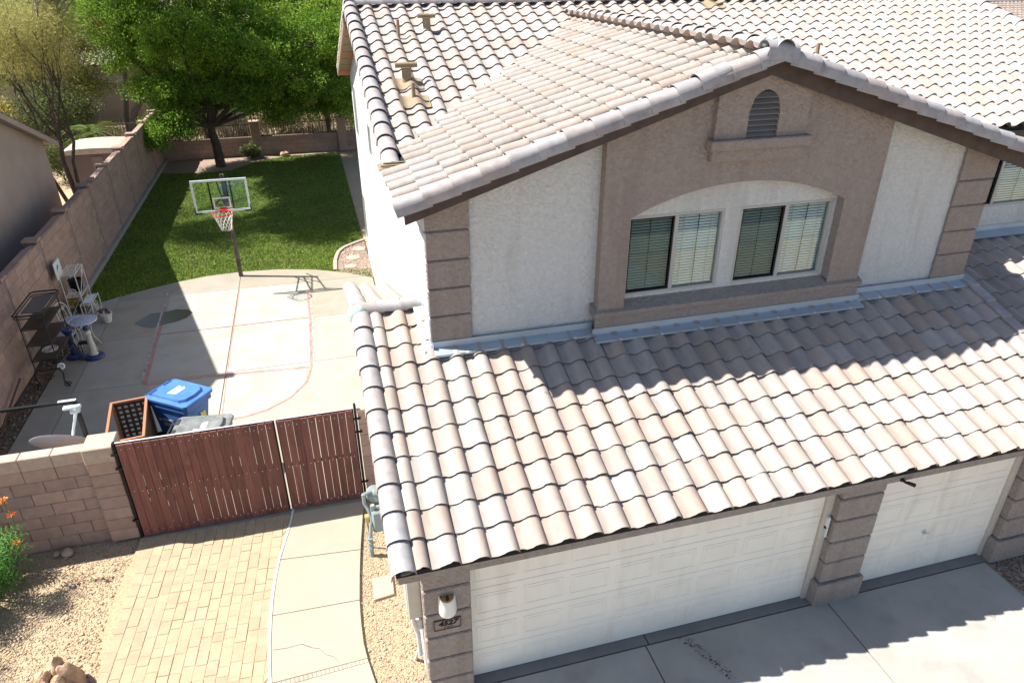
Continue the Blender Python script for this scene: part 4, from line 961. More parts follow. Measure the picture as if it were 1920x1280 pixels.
# gate
gt = thing('driveway_gate', 'reddish wooden plank double gate in a black steel frame', 'gate', (-2.2, 3.93, 0))
def leaf(x0, x1, n, z0, z1, lab):
    q = MB()
    for (a, b, c, d) in ((x0, x0 + .05, z0, z1), (x1 - .05, x1, z0, z1), (x0 + .05, x1 - .05, z0, z0 + .05), (x0 + .05, x1 - .05, z1 - .05, z1), (x0 + .05, x1 - .05, (z0 + z1) / 2 - .02, (z0 + z1) / 2 + .02)): q.bev(a, b, 3.945, 3.99, c, d, .004)
    lf_ = part('gate_leaf', q, BLACK, gt, at=((x0 + x1) / 2, 3.95, z0), label=lab)
    q = MB(); q.box(x0, x1, 3.945, 3.975, z1 + .001, z1 + .006); part('top_highlight', q, ALU, lf_)  # bright strip stands for the highlight along the gate top
    pw = (x1 - x0 - .03) / n; gap = .005
    for i in range(n):
        a = x0 + .015 + i * pw; q = MB(); dz = random.uniform(-.008, .004); q.bev(a + gap / 2 + random.uniform(-.002, .003), a + pw - gap / 2 + random.uniform(-.003, .002), 3.912 + random.uniform(0, .004), 3.940, z0 + .01 + dz, z1 - .012 + dz, .004)
        pk = part('plank', q, WOODG, lf_)
        q = MB()
        for z in (z0 + .1, (z0 + z1) / 2, z1 - .1):
            for xx in (a + pw * .5,): q.lathe([(.008, 0), (.006, .004)], (xx, 3.9115, z + random.uniform(-.01, .01)), 6, axis=(0, -1, 0))
        part('screw', q, ALU, pk, stuff=True)
leaf(-3.88, -1.655, 19, .03, 1.79, 'wider left gate leaf'); leaf(-1.63, -.46, 10, .04, 1.79, 'narrower right gate leaf')
part('gate_post', MB().bev(-3.925, -3.885, 3.93, 4.0, -.05, 1.80, .004), BLACK, gt); part('gate_post', MB().bev(-.455, -.415, 3.93, 4.0, -.05, 1.86, .004), BLACK, gt)
for z in (.35, 1.35, 1.6):
    part('hinge', MB().box(-3.96, -3.87, 3.905, 3.928, z, z + .03), BLACK, gt); part('hinge', MB().box(-.47, -.36, 3.905, 3.928, z, z + .03), BLACK, gt)
q = MB(); slab(q, [(-3.9, 3.9), (-1.62, 3.86), (-.42, 3.86), (-.42, 4.09), (-3.9, 4.09)], -.06, .008, .006); struct('gate_threshold', q, APRON)

# ------------------------------------------------------------------ basketball hoop
t = thing('basketball_hoop', 'basketball hoop on a dark post at the edge of the patio', 'basketball hoop', (-3.02, 14.62, 0))
px, py = -3.02, 14.62
q = MB(); q.bev(px - .055, px + .055, py - .055, py + .055, -.02, .9, .01); q.bev(px - .05, px + .05, py - .05, py + .05, .9, 2.95, .01); part('post', q, POLE, t)
q = MB()
for s_ in (-1, 1):
    for (z0, z1) in ((2.85, 3.0), (2.35, 2.42)): q.tube([(px + .06 * s_, py, z0), (px + .19 * s_, 13.62, z1)], .022, 6)
    q.tube([(px + .06 * s_, py + .02, 2.1), (px + .12 * s_, 14.15, 2.93)], .018, 6)
q.tube([(px, py + .25, 2.55), (px, py - .1, 2.98)], .02, 6); part('arm', q, BLACK, t)
bx0, bx1, byy, bz0, bz1 = -3.68, -2.32, 13.56, 2.24, 3.09
q = MB()
for (a, b, c, d) in ((bx0, bx1, bz0, bz0 + .05), (bx0, bx1, bz1 - .05, bz1), (bx0, bx0 + .05, bz0 + .05, bz1 - .05), (bx1 - .05, bx1, bz0 + .05, bz1 - .05)): q.bev(a, b, byy - .02, byy + .02, c, d, .004)
bb = part('backboard', q, ALU, t, at=(-3, byy, bz0))
q = MB(); q.box(bx0 + .05, bx1 - .05, byy - .006, byy + .006, bz0 + .05, bz1 - .05); part('glass_panel', q, BGLASS, bb)
q = MB(); cx0, cx1, cz0, cz1 = -3.22, -2.79, 2.33, 2.62
for (a, b, c, d) in ((cx0, cx1, cz0, cz0 + .04), (cx0, cx1, cz1 - .04, cz1), (cx0, cx0 + .04, cz0 + .04, cz1 - .04), (cx1 - .04, cx1, cz0 + .04, cz1 - .04)): q.box(a, b, byy - .009, byy - .0065, c, d)
part('target_square', q, ALU, bb)
q = MB(); q.box(bx0, bx0 + .16, byy - .026, byy + .026, bz0 - .025, bz0 + .01); q.box(bx1 - .16, bx1, byy - .026, byy + .026, bz0 - .025, bz0 + .01); q.box(bx0 - .012, bx0 + .01, byy - .026, byy + .026, bz0 - .02, bz0 + .16); q.box(bx1 - .01, bx1 + .012, byy - .026, byy + .026, bz0 - .02, bz0 + .16); part('corner_pad', q, BLACK, bb)
q = MB()
for x in (-3.26, -2.74): part('mounting_bar', MB().bev(x - .02, x + .02, byy + .021, byy + .05, bz0 + .02, bz1 - .01, .004), BLACK, bb)
rc = Vector((-2.99, 13.14, 2.32)); rr = .245
q = MB(); q.tube([rc + Vector((rr * math.cos(a), rr * math.sin(a), 0)) for a in [2 * math.pi * k / 24 for k in range(24)]], .014, 6, closed=True)
q.bev(-3.08, -2.90, rc.y + rr - .01, byy - .03, 2.29, 2.325, .006); q.bev(-3.08, -2.90, byy - .055, byy - .022, 2.22, 2.36, .006); part('rim', q, RED, t, True)
q = MB(); nn_ = 12
def netp(k, j, s_): 
    v = j / 5; rad = rr * (1 - .50 * v ** .8) ; a = 2 * math.pi * (k + s_ * j * .5) / nn_; return rc + Vector((rad * math.cos(a) + .03 * v, rad * math.sin(a), -.02 - .42 * v + .01 * math.sin(5 * a)))
for k in range(nn_):
    for s_ in (-1, 1): q.tube([netp(k, j, s_) for j in range(6)], .006, 4)
q.tube([netp(0, 5, 1), netp(0, 5, 1) + Vector((.01, 0, -.08))], .006, 4); part('net', q, NETM, t)

# ------------------------------------------------------------------ bins
def bin_(label, c, ang_, bm, lidm, wd, dp, hgt, tilt=0., marks='blue'):
    """c = centre on the ground, ang_ = direction the front faces"""
    T = Matrix.Translation(c) @ Matrix.Rotation(ang_, 4, 'Z') @ Matrix.Rotation(tilt, 4, 'Y')
    t = thing('wheeled_bin', label, 'bin', c)
    def ring(k, dx0, z): x0, x1, y = -dp / 2 * k + dx0, dp / 2 * k + dx0, wd / 2 * k; cc = .05; return [(x0 + cc, -y, z), (x1 - cc, -y, z), (x1, -y + cc, z), (x1, y - cc, z), (x1 - cc, y, z), (x0 + cc, y, z), (x0, y - cc, z), (x0, -y + cc, z)]
    def loft(rs, mb):
        vs = [T @ Vector(p) for r_ in rs for p in r_]; n = 8
        return mb.add(vs, [tuple(range(n - 1, -1, -1)), tuple(range((len(rs) - 1) * n, len(rs) * n))] + [(l * n + k, l * n + (k + 1) % n, (l + 1) * n + (k + 1) % n, (l + 1) * n + k) for l in range(len(rs) - 1) for k in range(n)])
    H = hgt
    q = MB(); loft([ring(.70, -.07, .03), ring(.74, -.06, .25), ring(.90, -.02, H * .80), ring(.905, -.02, H * .805), ring(.965, 0, H * .82), ring(.965, 0, H * .93)], q); part('body', q, bm, t)
    q = MB(); loft([ring(1.0, .01, H * .915), ring(1.03, .01, H * .93), ring(1.03, .01, H * .965), ring(1.0, .01, H * .975)], q)
    lid = part('lid', q, lidm, t, at=T @ Vector((0, 0, H * .95)))
    q = MB(); P = [(-.40, -.40), (.28, -.40), (.38, -.28), (.41, 0), (.38, .28), (.28, .40), (-.40, .40)]
    n = len(P); vs = [T @ Vector((x * dp, y * wd, H * .976)) for x, y in P] + [T @ Vector((x * dp * .95, y * wd * .94, H * 1.01)) for x, y in P]
    q.add(vs, [tuple(range(n, 2 * n))] + [(i, (i + 1) % n, n + (i + 1) % n, n + i) for i in range(n)]); part('lid_dome', q, lidm, lid)
    q = MB(); vs = [T @ Vector((x * dp * 1.0, y * wd * 1.0, H * .9765)) for x, y in P[1:-1]] + [T @ Vector((x * dp * 1.09, y * wd * 1.0, H * .9765)) for x, y in P[1:-1]]; n2 = len(P) - 2
    q.add(vs, [(i, i + 1, n2 + i + 1, n2 + i) for i in range(n2 - 1)]); part('lid_groove', q, BLUED if marks == 'blue' else DGREY, lid)
    for s_ in (-1, 1):
        part('handle_slot', MB().box(-dp * .49, -dp * .43, s_ * wd * .25 - wd * .13, s_ * wd * .25 + wd * .13, H * .976, H * .984, mat=T), BLUED if marks == 'blue' else DGREY, lid)
    q = MB(); q.tube([T @ Vector((-dp * .55, -wd * .42, H * .95)), T @ Vector((-dp * .58, -wd * .40, H * .93)), T @ Vector((-dp * .58, wd * .40, H * .93)), T @ Vector((-dp * .55, wd * .42, H * .95))], .016, 6); part('handle', q, bm, t)
    for s_ in (-1, 1):
        q = MB(); q.lathe([(.13, -.03), (.14, 0), (.13, .03)], T @ Vector((-dp * .42, s_ * wd * .36, .14)), 16, axis=T.to_3x3() @ Vector((0, 1, 0))); part('wheel', q, BLACK, t)
    return t, T
tb_, T = bin_('blue wheeled bin with its lid in the sun behind the gate', Vector((-3.47, 6.47, 0)), R(-37), BLUE, BLUE, .70, .93, 1.10)
q = MB()
for i in range(5):
    x = -.10 + i * .035; q.box(x - .013, x + .013, -.15 + i * .01, .13 + random.uniform(-.03, .03), 1.112, 1.1125, mat=T)
part('lid_print', q, LABW, tb_)
TS = T @ Matrix.Translation((-.03, -.286, .55)) @ Matrix.Rotation(R(97), 4, 'X')
q = MB(); q.lathe([(.035, 0), (.034, .003)], TS @ Vector((-.22, .08, .015)), 12, axis=TS.to_3x3() @ Vector((0, 0, 1)))
for j, (y, w0) in enumerate(((.10, .22), (.07, .19), (.01, .22), (-.02, .2), (-.05, .16))):
    x = -.16
    while x < -.16 + w0: e = random.uniform(.012, .03); q.box(x, x + e, y, y + .018, .014, .018, mat=TS); x += e + .008
part('side_print', q, LABW, tb_)
q = MB(); q.box(.385, .39, .03, .15, .52, .66, mat=T @ Matrix.Rotation(R(-5), 4, 'Y') @ Matrix.Translation((.046, 0, 0))); part('yellow_label', q, LABY, tb_)
tg_, T = bin_('grey wheeled bin close behind the wooden gate', Vector((-2.97, 5.26, 0)), R(-8), DGREY, GREYB, .64, .90, 1.08, 0, 'grey')
q = MB()
for i in range(3): q.box(.02 + i * .035, .045 + i * .035, -.17, .02 + i * .02, 1.093, 1.0935, mat=T)
q.box(-.08, 0, -.19, -.14, 1.093, 1.0935, mat=T); part('lid_print', q, LABW, tg_)

# wooden frame with lattice
t = thing('lattice_frame', 'open cedar frame box with dark lattice back next to the blue bin', 'planter frame', (-4.2, 5.9, 0))
T = Matrix.Translation((-4.02, 6.50, 0)) @ Matrix.Rotation(R(7), 4, 'Z')
def fb(name, mat, *b): q = MB(); q.bev(*b, .004, mat=T); part(name, q, mat, t)
Wd, Dp, Hh = .57, 1.3, 1.05
for (x, y) in ((-Wd, 0), (0, 0), (-Wd, -Dp), (0, -Dp)): fb('leg', LATH, x - .02, x + .025, y - .025, y + .02, 0, Hh - .03)
for b in ((-Wd - .02, .025, -.025, .02), (-Wd - .02, .025, -Dp - .025, -Dp + .02), (-Wd - .02, -Wd + .025, -Dp + .021, -.026), (-.02, .025, -Dp + .021, -.026)): fb('top_rail', LATH, *b, Hh - .029, Hh + .012)
fb('low_rail', LATH, -Wd - .015, -Wd + .02, -Dp + .021, -.026, .35, .39)
for i in range(6): fb('lattice_slat', LATD, -Wd + .03 + i * .1, -Wd + .078 + i * .1, .004, .012, .03, Hh - .035)
for i in range(10): fb('lattice_slat', LATD, -Wd + .026, -.022, -.004, .003, .06 + i * .1, .108 + i * .1)
fb('wicker_panel', WICK, .012, .022, -Dp + .03, -.03, .05, Hh - .035)

# satellite dish
t = thing('satellite_dish', 'grey satellite dish with feed arm behind the block wall', 'satellite dish', (-4.92, 4.72, 0))
dn = Vector((.08, .76, .64)).normalized(); dc = Vector((-4.90, 4.82, 1.40)); qd = dn.to_track_quat('Z', 'Y')
q = MB(); prof = [(.001, -.075), (.12, -.070), (.25, -.050), (.36, -.018), (.41, 0), (.415, .008), (.405, .010), (.35, -.005), (.25, -.036), (.12, -.056), (.001, -.06)]
q.lathe(prof, dc, 32, axis=dn); part('dish', q, DISH, t, True)
q = MB(); q.tube([dc - dn * .06 + qd @ Vector((0, -.38, .06)), dc + dn * .30 + qd @ Vector((0, -.36, 0)), Vector((-4.63, 5.02, 1.80))], [.022, .022, .025], 8)
part('feed_arm', q, LNBM, t, True)
q = MB(); lc = Vector((-4.62, 5.03, 1.84)); q.tube([lc + Vector((.0, 0, -.06)), lc + Vector((0, -.0, .03))], [.05, .065], 10); q.bev(lc.x - .17, lc.x + .08, lc.y - .05, lc.y + .03, lc.z + .02, lc.z + .065, .012); q.tube([lc + Vector((-.08, -.02, -.03)), lc + Vector((-.02, -.02, -.03))], .04, 10); part('feed_horn', q, LNBM, t, True)
q = MB(); q.tube([dc - dn * .07, dc - dn * .16 + Vector((0, 0, -.04)), Vector((-4.95, 4.66, 1.1)), Vector((-4.95, 4.66, 0))], .026, 8); q.bev(-5.02, -4.86, 4.66, 4.72, 1.22, 1.3, .01); part('mast', q, BLACK, t, True)
q = MB(); q.bev(-5.25, -4.65, 4.45, 4.85, .0, .03, .005); part('foot_plate', q, BLACK, t)
t = thing('pipe_stand', 'black steel post with a horizontal bar behind the satellite dish', 'steel frame', (-4.67, 5.2, 0))
q = MB(); q.bev(-4.70, -4.64, 5.17, 5.23, 0, 1.86, .005); part('post', q, BLACK, t); q = MB(); q.bev(-6.9, -4.65, 5.175, 5.225, 1.862, 1.905, .005); part('bar', q, BLACK, t); q = MB(); q.bev(-4.9, -4.645, 5.17, 5.23, 1.906, 1.912, .001); part('sunlit_strip', q, ALU, t)  # pale strip paints the sunlight on top of the bar
q = MB(); q.bev(-6.95, -6.90, 5.17, 5.23, 0, 1.9, .005); part('post', q, BLACK, t)

# ------------------------------------------------------------------ garden furniture by the left wall
t = thing('bakers_rack', 'dark iron rack with brown shelves and a glass top against the wall', 'shelf rack', (-6.5, 9.8, 0))
rx0, rx1, ry0, ry1 = -6.72, -6.26, 9.15, 10.40
for x in (rx0, rx1):
    for y in (ry0 + .1, ry1 - .1): part('upright', MB().tube([(x, y, .45), (x, y, 1.70)], .011, 6), IRON, t)
for z, mt_, lab in ((.68, BRSH, None), (1.03, BRSH, None), (1.40, BRSH, None)):
    q = MB(); q.prism([(rx0 + .02, ry0 + .12), (rx1 - .02, ry0 + .1), (rx1, ry1 - .12), (rx0 + .02, ry1 - .1)], z, z + .018); part('shelf', q, mt_, t)
    q = MB(); q.tube([(rx0, ry0 + .08, z), (rx1, ry0 + .08, z), (rx1, ry1 - .08, z), (rx0, ry1 - .08, z)], .012, 6, closed=True); part('shelf_rail', q, IRON, t)
q = MB(); top_ = [(rx0 - .03, ry0 + .02), (rx0 + .03, ry0 - .03), (rx1 - .03, ry0 - .03), (rx1 + .05, ry0 + .04), (rx1 + .05, ry1 - .06), (rx1 - .03, ry1), (rx0 + .03, ry1), (rx0 - .03, ry1 - .05)]
q.tube([(x, y, 1.76) for x, y in top_], .018, 6, closed=True); q.tube([(x * .98 + (rx0 + rx1) / 2 * .02, y, 1.70) for x, y in top_], .012, 6, closed=True); part('top_rail', q, IRON, t)
q = MB(); q.prism([(rx0 + .05, ry0 + .22), (rx1 - .04, ry0 + .18), (rx1 - .02, ry1 - .1), (rx0 + .06, ry1 - .14)], 1.715, 1.728); part('glass_top', q, M('smoked_glass', (.045, .055, .065), .12, None, 3, .1, spec=.6), t)
q = MB()
def scroll(mb, c, r0, turns, ax, rad=.012, n=22, sgn=1):
    pts = []
    for i in range(n + 1):
        a = turns * 2 * math.pi * i / n; r_ = r0 * (1 - .8 * i / n); pts.append(Vector(c) + Vector(ax) * (r_ * math.cos(a)) * sgn + Vector((0, 0, r_ * math.sin(a))))
    mb.tube(pts, rad, 5)
for y in (ry0 + .05, ry1 - .05):
    for x, s_ in ((rx0 + .03, -1), (rx1, 1)):
        q.tube([(x, y, .5), (x + .05 * s_, y, .35), (x + .02 * s_, y, .18), (x + .10 * s_, y, .03)], .016, 6); scroll(q, (x + .06 * s_, y, .085), .075, 1.4, (1, 0, 0), .012, 20, s_)
    q.tube([(rx0, y, .47), (rx1, y, .47)], .014, 6); scroll(q, ((rx0 + rx1) / 2, y, .30), .09, 1.5, (1, 0, 0), .01)
q.tube([(rx1, ry0 + .05, .47), (rx1, ry1 - .05, .47)], .014, 6); q.tube([(rx0, ry0 + .05, .47), (rx0, ry1 - .05, .47)], .014, 6); part('scroll_legs', q, IRON, t)
q = MB(); q.lathe([(.07, 0), (.075, .02), (.06, .03), (.045, .03), (.04, .0)], (rx1 + .03, ry0 + .1, .50), 14, axis=(.4, -.9, .2)); part('ring', q, WHITE, t)
t2 = thing('doily', 'white lace doily lying on the lowest rack shelf', 'doily', (-6.52, 9.75, .70)); q = MB()
for r_ in (.05, .10, .145): q.tube([(-6.50 + r_ * math.cos(a), 9.72 + r_ * 1.15 * math.sin(a), .704) for a in [2 * math.pi * k / 16 for k in range(16)]], .009, 4, closed=True)
for k in range(10): a = 2 * math.pi * k / 10; q.tube([(-6.5 + .05 * math.cos(a), 9.72 + .06 * math.sin(a), .704), (-6.5 + .145 * math.cos(a), 9.72 + .166 * math.sin(a), .704)], .006, 4)
part('lace', q, WIREW, t2)

t = thing('white_etagere', 'tall white wire plant stand with a small picture board on top', 'plant stand', (-6.7, 12.9, 0))
ex0, ex1, ey0, ey1 = -6.94, -6.60, 12.72, 13.45
for x in (ex0, ex1):
    for y in (ey0, ey1): part('upright', MB().tube([(x, y, 0), (x, y, 1.22)], .012, 6), WIREW, t)
for z in (.10, .62, 1.20):
    q = MB(); q.tube([(ex0, ey0, z), (ex1, ey0, z), (ex1, ey1, z), (ex0, ey1, z)], .010, 6, closed=True)
    for k in range(1, 9): y = ey0 + (ey1 - ey0) * k / 9; q.tube([(ex0, y, z), (ex1, y, z)], .006, 4)
    for k in range(1, 4): x = ex0 + (ex1 - ex0) * k / 4; q.tube([(x, ey0, z), (x, ey1, z)], .005, 4)
    part('shelf', q, WIREW, t)
q = MB(); q.tube([(ex0, ey0, .1), (ex1, ey0, .62)], .007, 4); q.tube([(ex1, ey0, .62), (ex1, ey1, 1.2)], .007, 4); scroll(q, ((ex0 + ex1) / 2, ey0, .75), .10, 1.5, (1, 0, 0), .008); scroll(q, (ex1, (ey0 + ey1) / 2, .3), .14, 1.5, (0, 1, 0), .008); scroll(q, (ex1, ey1 - .15, 1.05), .09, 1.5, (0, 1, 0), .008)
q.tube([(ex1, ey0 + .1, 1.2), (ex1, ey0 + .25, 1.32), (ex1, ey1 - .25, 1.32), (ex1, ey1 - .1, 1.2)], .008, 4); part('scrolls', q, WIREW, t)
q = MB(); q.bev(ex0 - .02, ex0 + .0, ey0 - .12, ey0 + .34, 1.14, 1.56, .004); bo = part('picture_board', q, WHITE, t)
q = MB(); q.prism([(0, 0), (.05, .09), (.14, .13), (.22, .07), (.16, .05), (.1, .02)], 0, .003, mat=Matrix.Translation((ex0 + .001, ey0 - .02, 1.34)) @ Matrix(((0, 0, 1, 0), (1, 0, 0, 0), (0, 1, 0, 0), (0, 0, 0, 1)))); part('blue_motif', q, M('blue_print', (.06, .25, .5), .6, None, 9, .1), bo)
q = MB()
for k in range(6): q.lathe([(.015, 0), (.014, .002)], (ex0 + .001, ey0 + .05 + random.uniform(-.1, .2), 1.28 + random.uniform(-.06, .06)), 7, axis=(1, 0, 0))
part('yellow_motif', q, YELFL, bo)
q = MB(); sx0, sx1, sy0, sy1 = -6.58, -6.34, 12.42, 13.15
for x in (sx0, sx1):
    for y in (sy0, sy1): q.tube([(x, y, 0), (x, y, .52)], .010, 6)
for z in (.12, .50):
    q.tube([(sx0, sy0, z), (sx1, sy0, z), (sx1, sy1, z), (sx0, sy1, z)], .009, 6, closed=True)
    for k in range(1, 10): y = sy0 + (sy1 - sy0) * k / 10; q.tube([(sx0, y, z), (sx1, y, z)], .0055, 4)
scroll(q, (sx1, (sy0 + sy1) / 2, .31), .15, 1.6, (0, 1, 0), .008); part('lower_step', q, WIREW, t)
q = MB(); q.prism([(sx0 + .02, sy0 + .1), (sx1 - .02, sy0 + .1), (sx1 - .02, sy1 - .1), (sx0 + .02, sy1 - .1)], .512, .522); part('step_tray', q, WHITE, t)
# pots on the stand
t = thing('flower_pot', 'dark pot on the upper shelf of the white wire stand', 'pot', (-6.76, 13.1, .63)); q = MB(); q.lathe([(.10, 0), (.14, .05), (.16, .30), (.17, .31), (.15, .31), (.13, .26)], (-6.76, 13.12, .635), 16); part('pot', q, BLACK, t, True)
def spray(c, n, rad, h, lm, ll=.10, name='leaves'):
    q = MB(); c = Vector(c)
    for i in range(n):
        a = random.uniform(0, 6.28); rr_ = rad * math.sqrt(random.random()); p = c + Vector((rr_ * math.cos(a), rr_ * math.sin(a), h * random.random() * (1 - .5 * rr_ / rad)))
        d = Vector((math.cos(a) + random.uniform(-.6, .6), math.sin(a) + random.uniform(-.6, .6), random.uniform(-.3, 1))).normalized(); sd = d.cross(Vector((random.uniform(-1, 1), random.uniform(-1, 1), random.uniform(-1, 1)))).normalized() * ll * .28
        q.add([p, p + d * ll * .5 + sd, p + d * ll, p + d * ll * .5 - sd], [(0, 1, 2, 3)])
    return q
t = thing('potted_plant', 'yellow-green potted plant on the lower shelf of the white wire stand', 'plant', (-6.76, 12.98, .11)); q = MB(); q.lathe([(.10, 0), (.14, .22), (.15, .22), (.12, .2)], (-6.76, 12.98, .11), 14); part('pot', q, BRSH, t, True); part('foliage', spray((-6.74, 12.95, .34), 90, .2, .26, LFY, .12), LFY, t)
t = thing('potted_plant', 'small white pot with a reddish plant on the patio by the white stand', 'plant', (-6.08, 12.4, 0)); q = MB(); q.lathe([(.09, 0), (.13, .15), (.145, .22), (.155, .23), (.135, .235), (.12, .19), (.001, .18)], (-6.08, 12.42, 0), 18); part('pot', q, POTW, t, True); part('foliage', spray((-6.12, 12.45, .2), 60, .1, .16, LF5, .08), M('reddish_leaf', (.14, .06, .05), .7, None, 9, .2), t)
def chair(label, x, y, rz):
    t = thing('bistro_chair', label, 'chair', (x, y, 0), 'white wire bistro chairs'); T = Matrix.Translation((x, y, 0)) @ Matrix.Rotation(rz, 4, 'Z'); P = lambda *a: T @ Vector(a)
    q = MB(); q.lathe([(.001, .44), (.19, .44), (.205, .45), (.19, .46), (.001, .462)], (x, y, 0), 20); part('seat', q, MOSB, t, True)
    q = MB(); q.tube([P(.2 * math.cos(a), .2 * math.sin(a), .45) for a in [2 * math.pi * k / 20 for k in range(20)]], .014, 6, closed=True); part('seat_rim', q, WIREW, t, True)
    for sx, sy in ((1, 1), (1, -1), (-1, 1), (-1, -1)): q = MB(); q.tube([P(.13 * sx, .13 * sy, .44), P(.12 * sx, .12 * sy, .25), P(.19 * sx, .19 * sy, 0)], .010, 6); part('leg', q, WIREW, t)
    q = MB(); q.tube([P(.13 * math.cos(a), .13 * math.sin(a), .22) for a in [2 * math.pi * k / 16 for k in range(16)]], .007, 5, closed=True); part('leg_ring', q, WIREW, t)
    q = MB(); arc_ = [P(-.17, -.17, .45)] + [P(-.20 - .05 * math.sin(a), -.18 * math.cos(a), .66 + .20 * math.sin(a)) for a in [math.pi * k / 10 for k in range(11)]] + [P(-.17, .17, .45)]; q.tube(arc_, .011, 6)
    arc_ = [P(-.18, -.09, .45)] + [P(-.21 - .03 * math.sin(a), -.09 * math.cos(a), .60 + .14 * math.sin(a)) for a in [math.pi * k / 8 for k in range(9)]] + [P(-.18, .09, .45)]; q.tube(arc_, .008, 5)
    ax = T.to_3x3() @ Vector((0, 1, 0))
    for s_ in (-1, 1): scroll(q, P(-.22, .07 * s_, .70), .06, 1.4, ax, .007, 18, s_)
    part('backrest', q, WIREW, t)
chair('white wire chair whose blue seat stands behind the mosaic table', -6.62, 11.75, R(-25)); chair('white wire chair between the mosaic table and the iron rack', -6.58, 10.98, R(20))
t = thing('bistro_table', 'small round mosaic table with white wire legs by the wall', 'table', (-6.16, 11.0, 0))
q = MB(); q.lathe([(.001, .70), (.27, .70), (.285, .712), (.27, .725), (.001, .727)], (-6.16, 11.02, 0), 26); part('tabletop', q, MOSB, t, True)
q = MB(); q.tube([(-6.16 + .285 * math.cos(a), 11.02 + .285 * math.sin(a), .712) for a in [2 * math.pi * k / 26 for k in range(26)]], .014, 6, closed=True); part('table_rim', q, WIREW, t, True)
for k in range(4): a = math.pi / 4 + k * math.pi / 2; q = MB(); q.tube([(-6.16 + r_ * math.cos(a), 11.02 + r_ * math.sin(a), z) for r_, z in ((.2, .70), (.12, .45), (.14, .25), (.26, 0))], .010, 6); part('leg', q, WIREW, t)
t = thing('garden_pedestal', 'white turned pedestal with a navy base in front of the mosaic table', 'pedestal', (-5.96, 10.5, 0))
q = MB(); q.lathe([(.20, 0), (.215, .025), (.19, .06), (.09, .075)], (-5.97, 10.5, 0), 24); part('base', q, NAVY, t, True)
q = MB(); q.lathe([(.085, .075), (.10, .10), (.075, .14), (.068, .3), (.075, .33), (.062, .36), (.058, .58), (.08, .62), (.055, .66), (.07, .70)], (-5.97, 10.5, 0), 18); part('column', q, PLAST, t, True)
q = MB(); q.lathe([(.05, .70), (.075, .73), (.06, .79), (.03, .80)], (-5.97, 10.5, 0), 16); part('finial', q, NAVY, t, True)
t = thing('garden_pedestal', 'dark navy glazed pedestal beside the iron rack', 'pedestal', (-6.44, 10.62, 0))
q = MB(); q.lathe([(.18, 0), (.19, .03), (.16, .07), (.07, .09), (.055, .3), (.05, .5), (.075, .6), (.12, .70), (.11, .73), (.06, .74)], (-6.40, 10.62, 0), 20); part('body', q, NAVY, t, True)
t = thing('side_table', 'low black metal side table behind the white pedestal', 'table', (-6.2, 10.95, 0))
q = MB()
for x in (-6.30, -6.08):
    for y in (10.68, 10.84): q.tube([(x, y, 0), (x, y, .28)], .010, 5)
q.tube([(-6.30, 10.68, .28), (-6.08, 10.68, .28), (-6.08, 10.84, .28), (-6.30, 10.84, .28)], .012, 5, closed=True); part('frame', q, BLACK, t); q = MB(); q.box(-6.29, -6.09, 10.69, 10.83, .285, .295); part('tabletop', q, BLACK, t)
t = thing('steel_rail', 'rusty pipe lying along the foot of the left wall', 'pipe', (-6.95, 8.4, 0)); q = MB(); q.tube([(-6.98, 7.6, .06), (-6.98, 9.1, .40)], .022, 6); q.tube([(-6.98, 8.3, .22), (-6.80, 8.35, .0)], .014, 5); part('pipe', q, M('rusty_steel', (.12, .055, .035), .8, None, 12, .3), t)

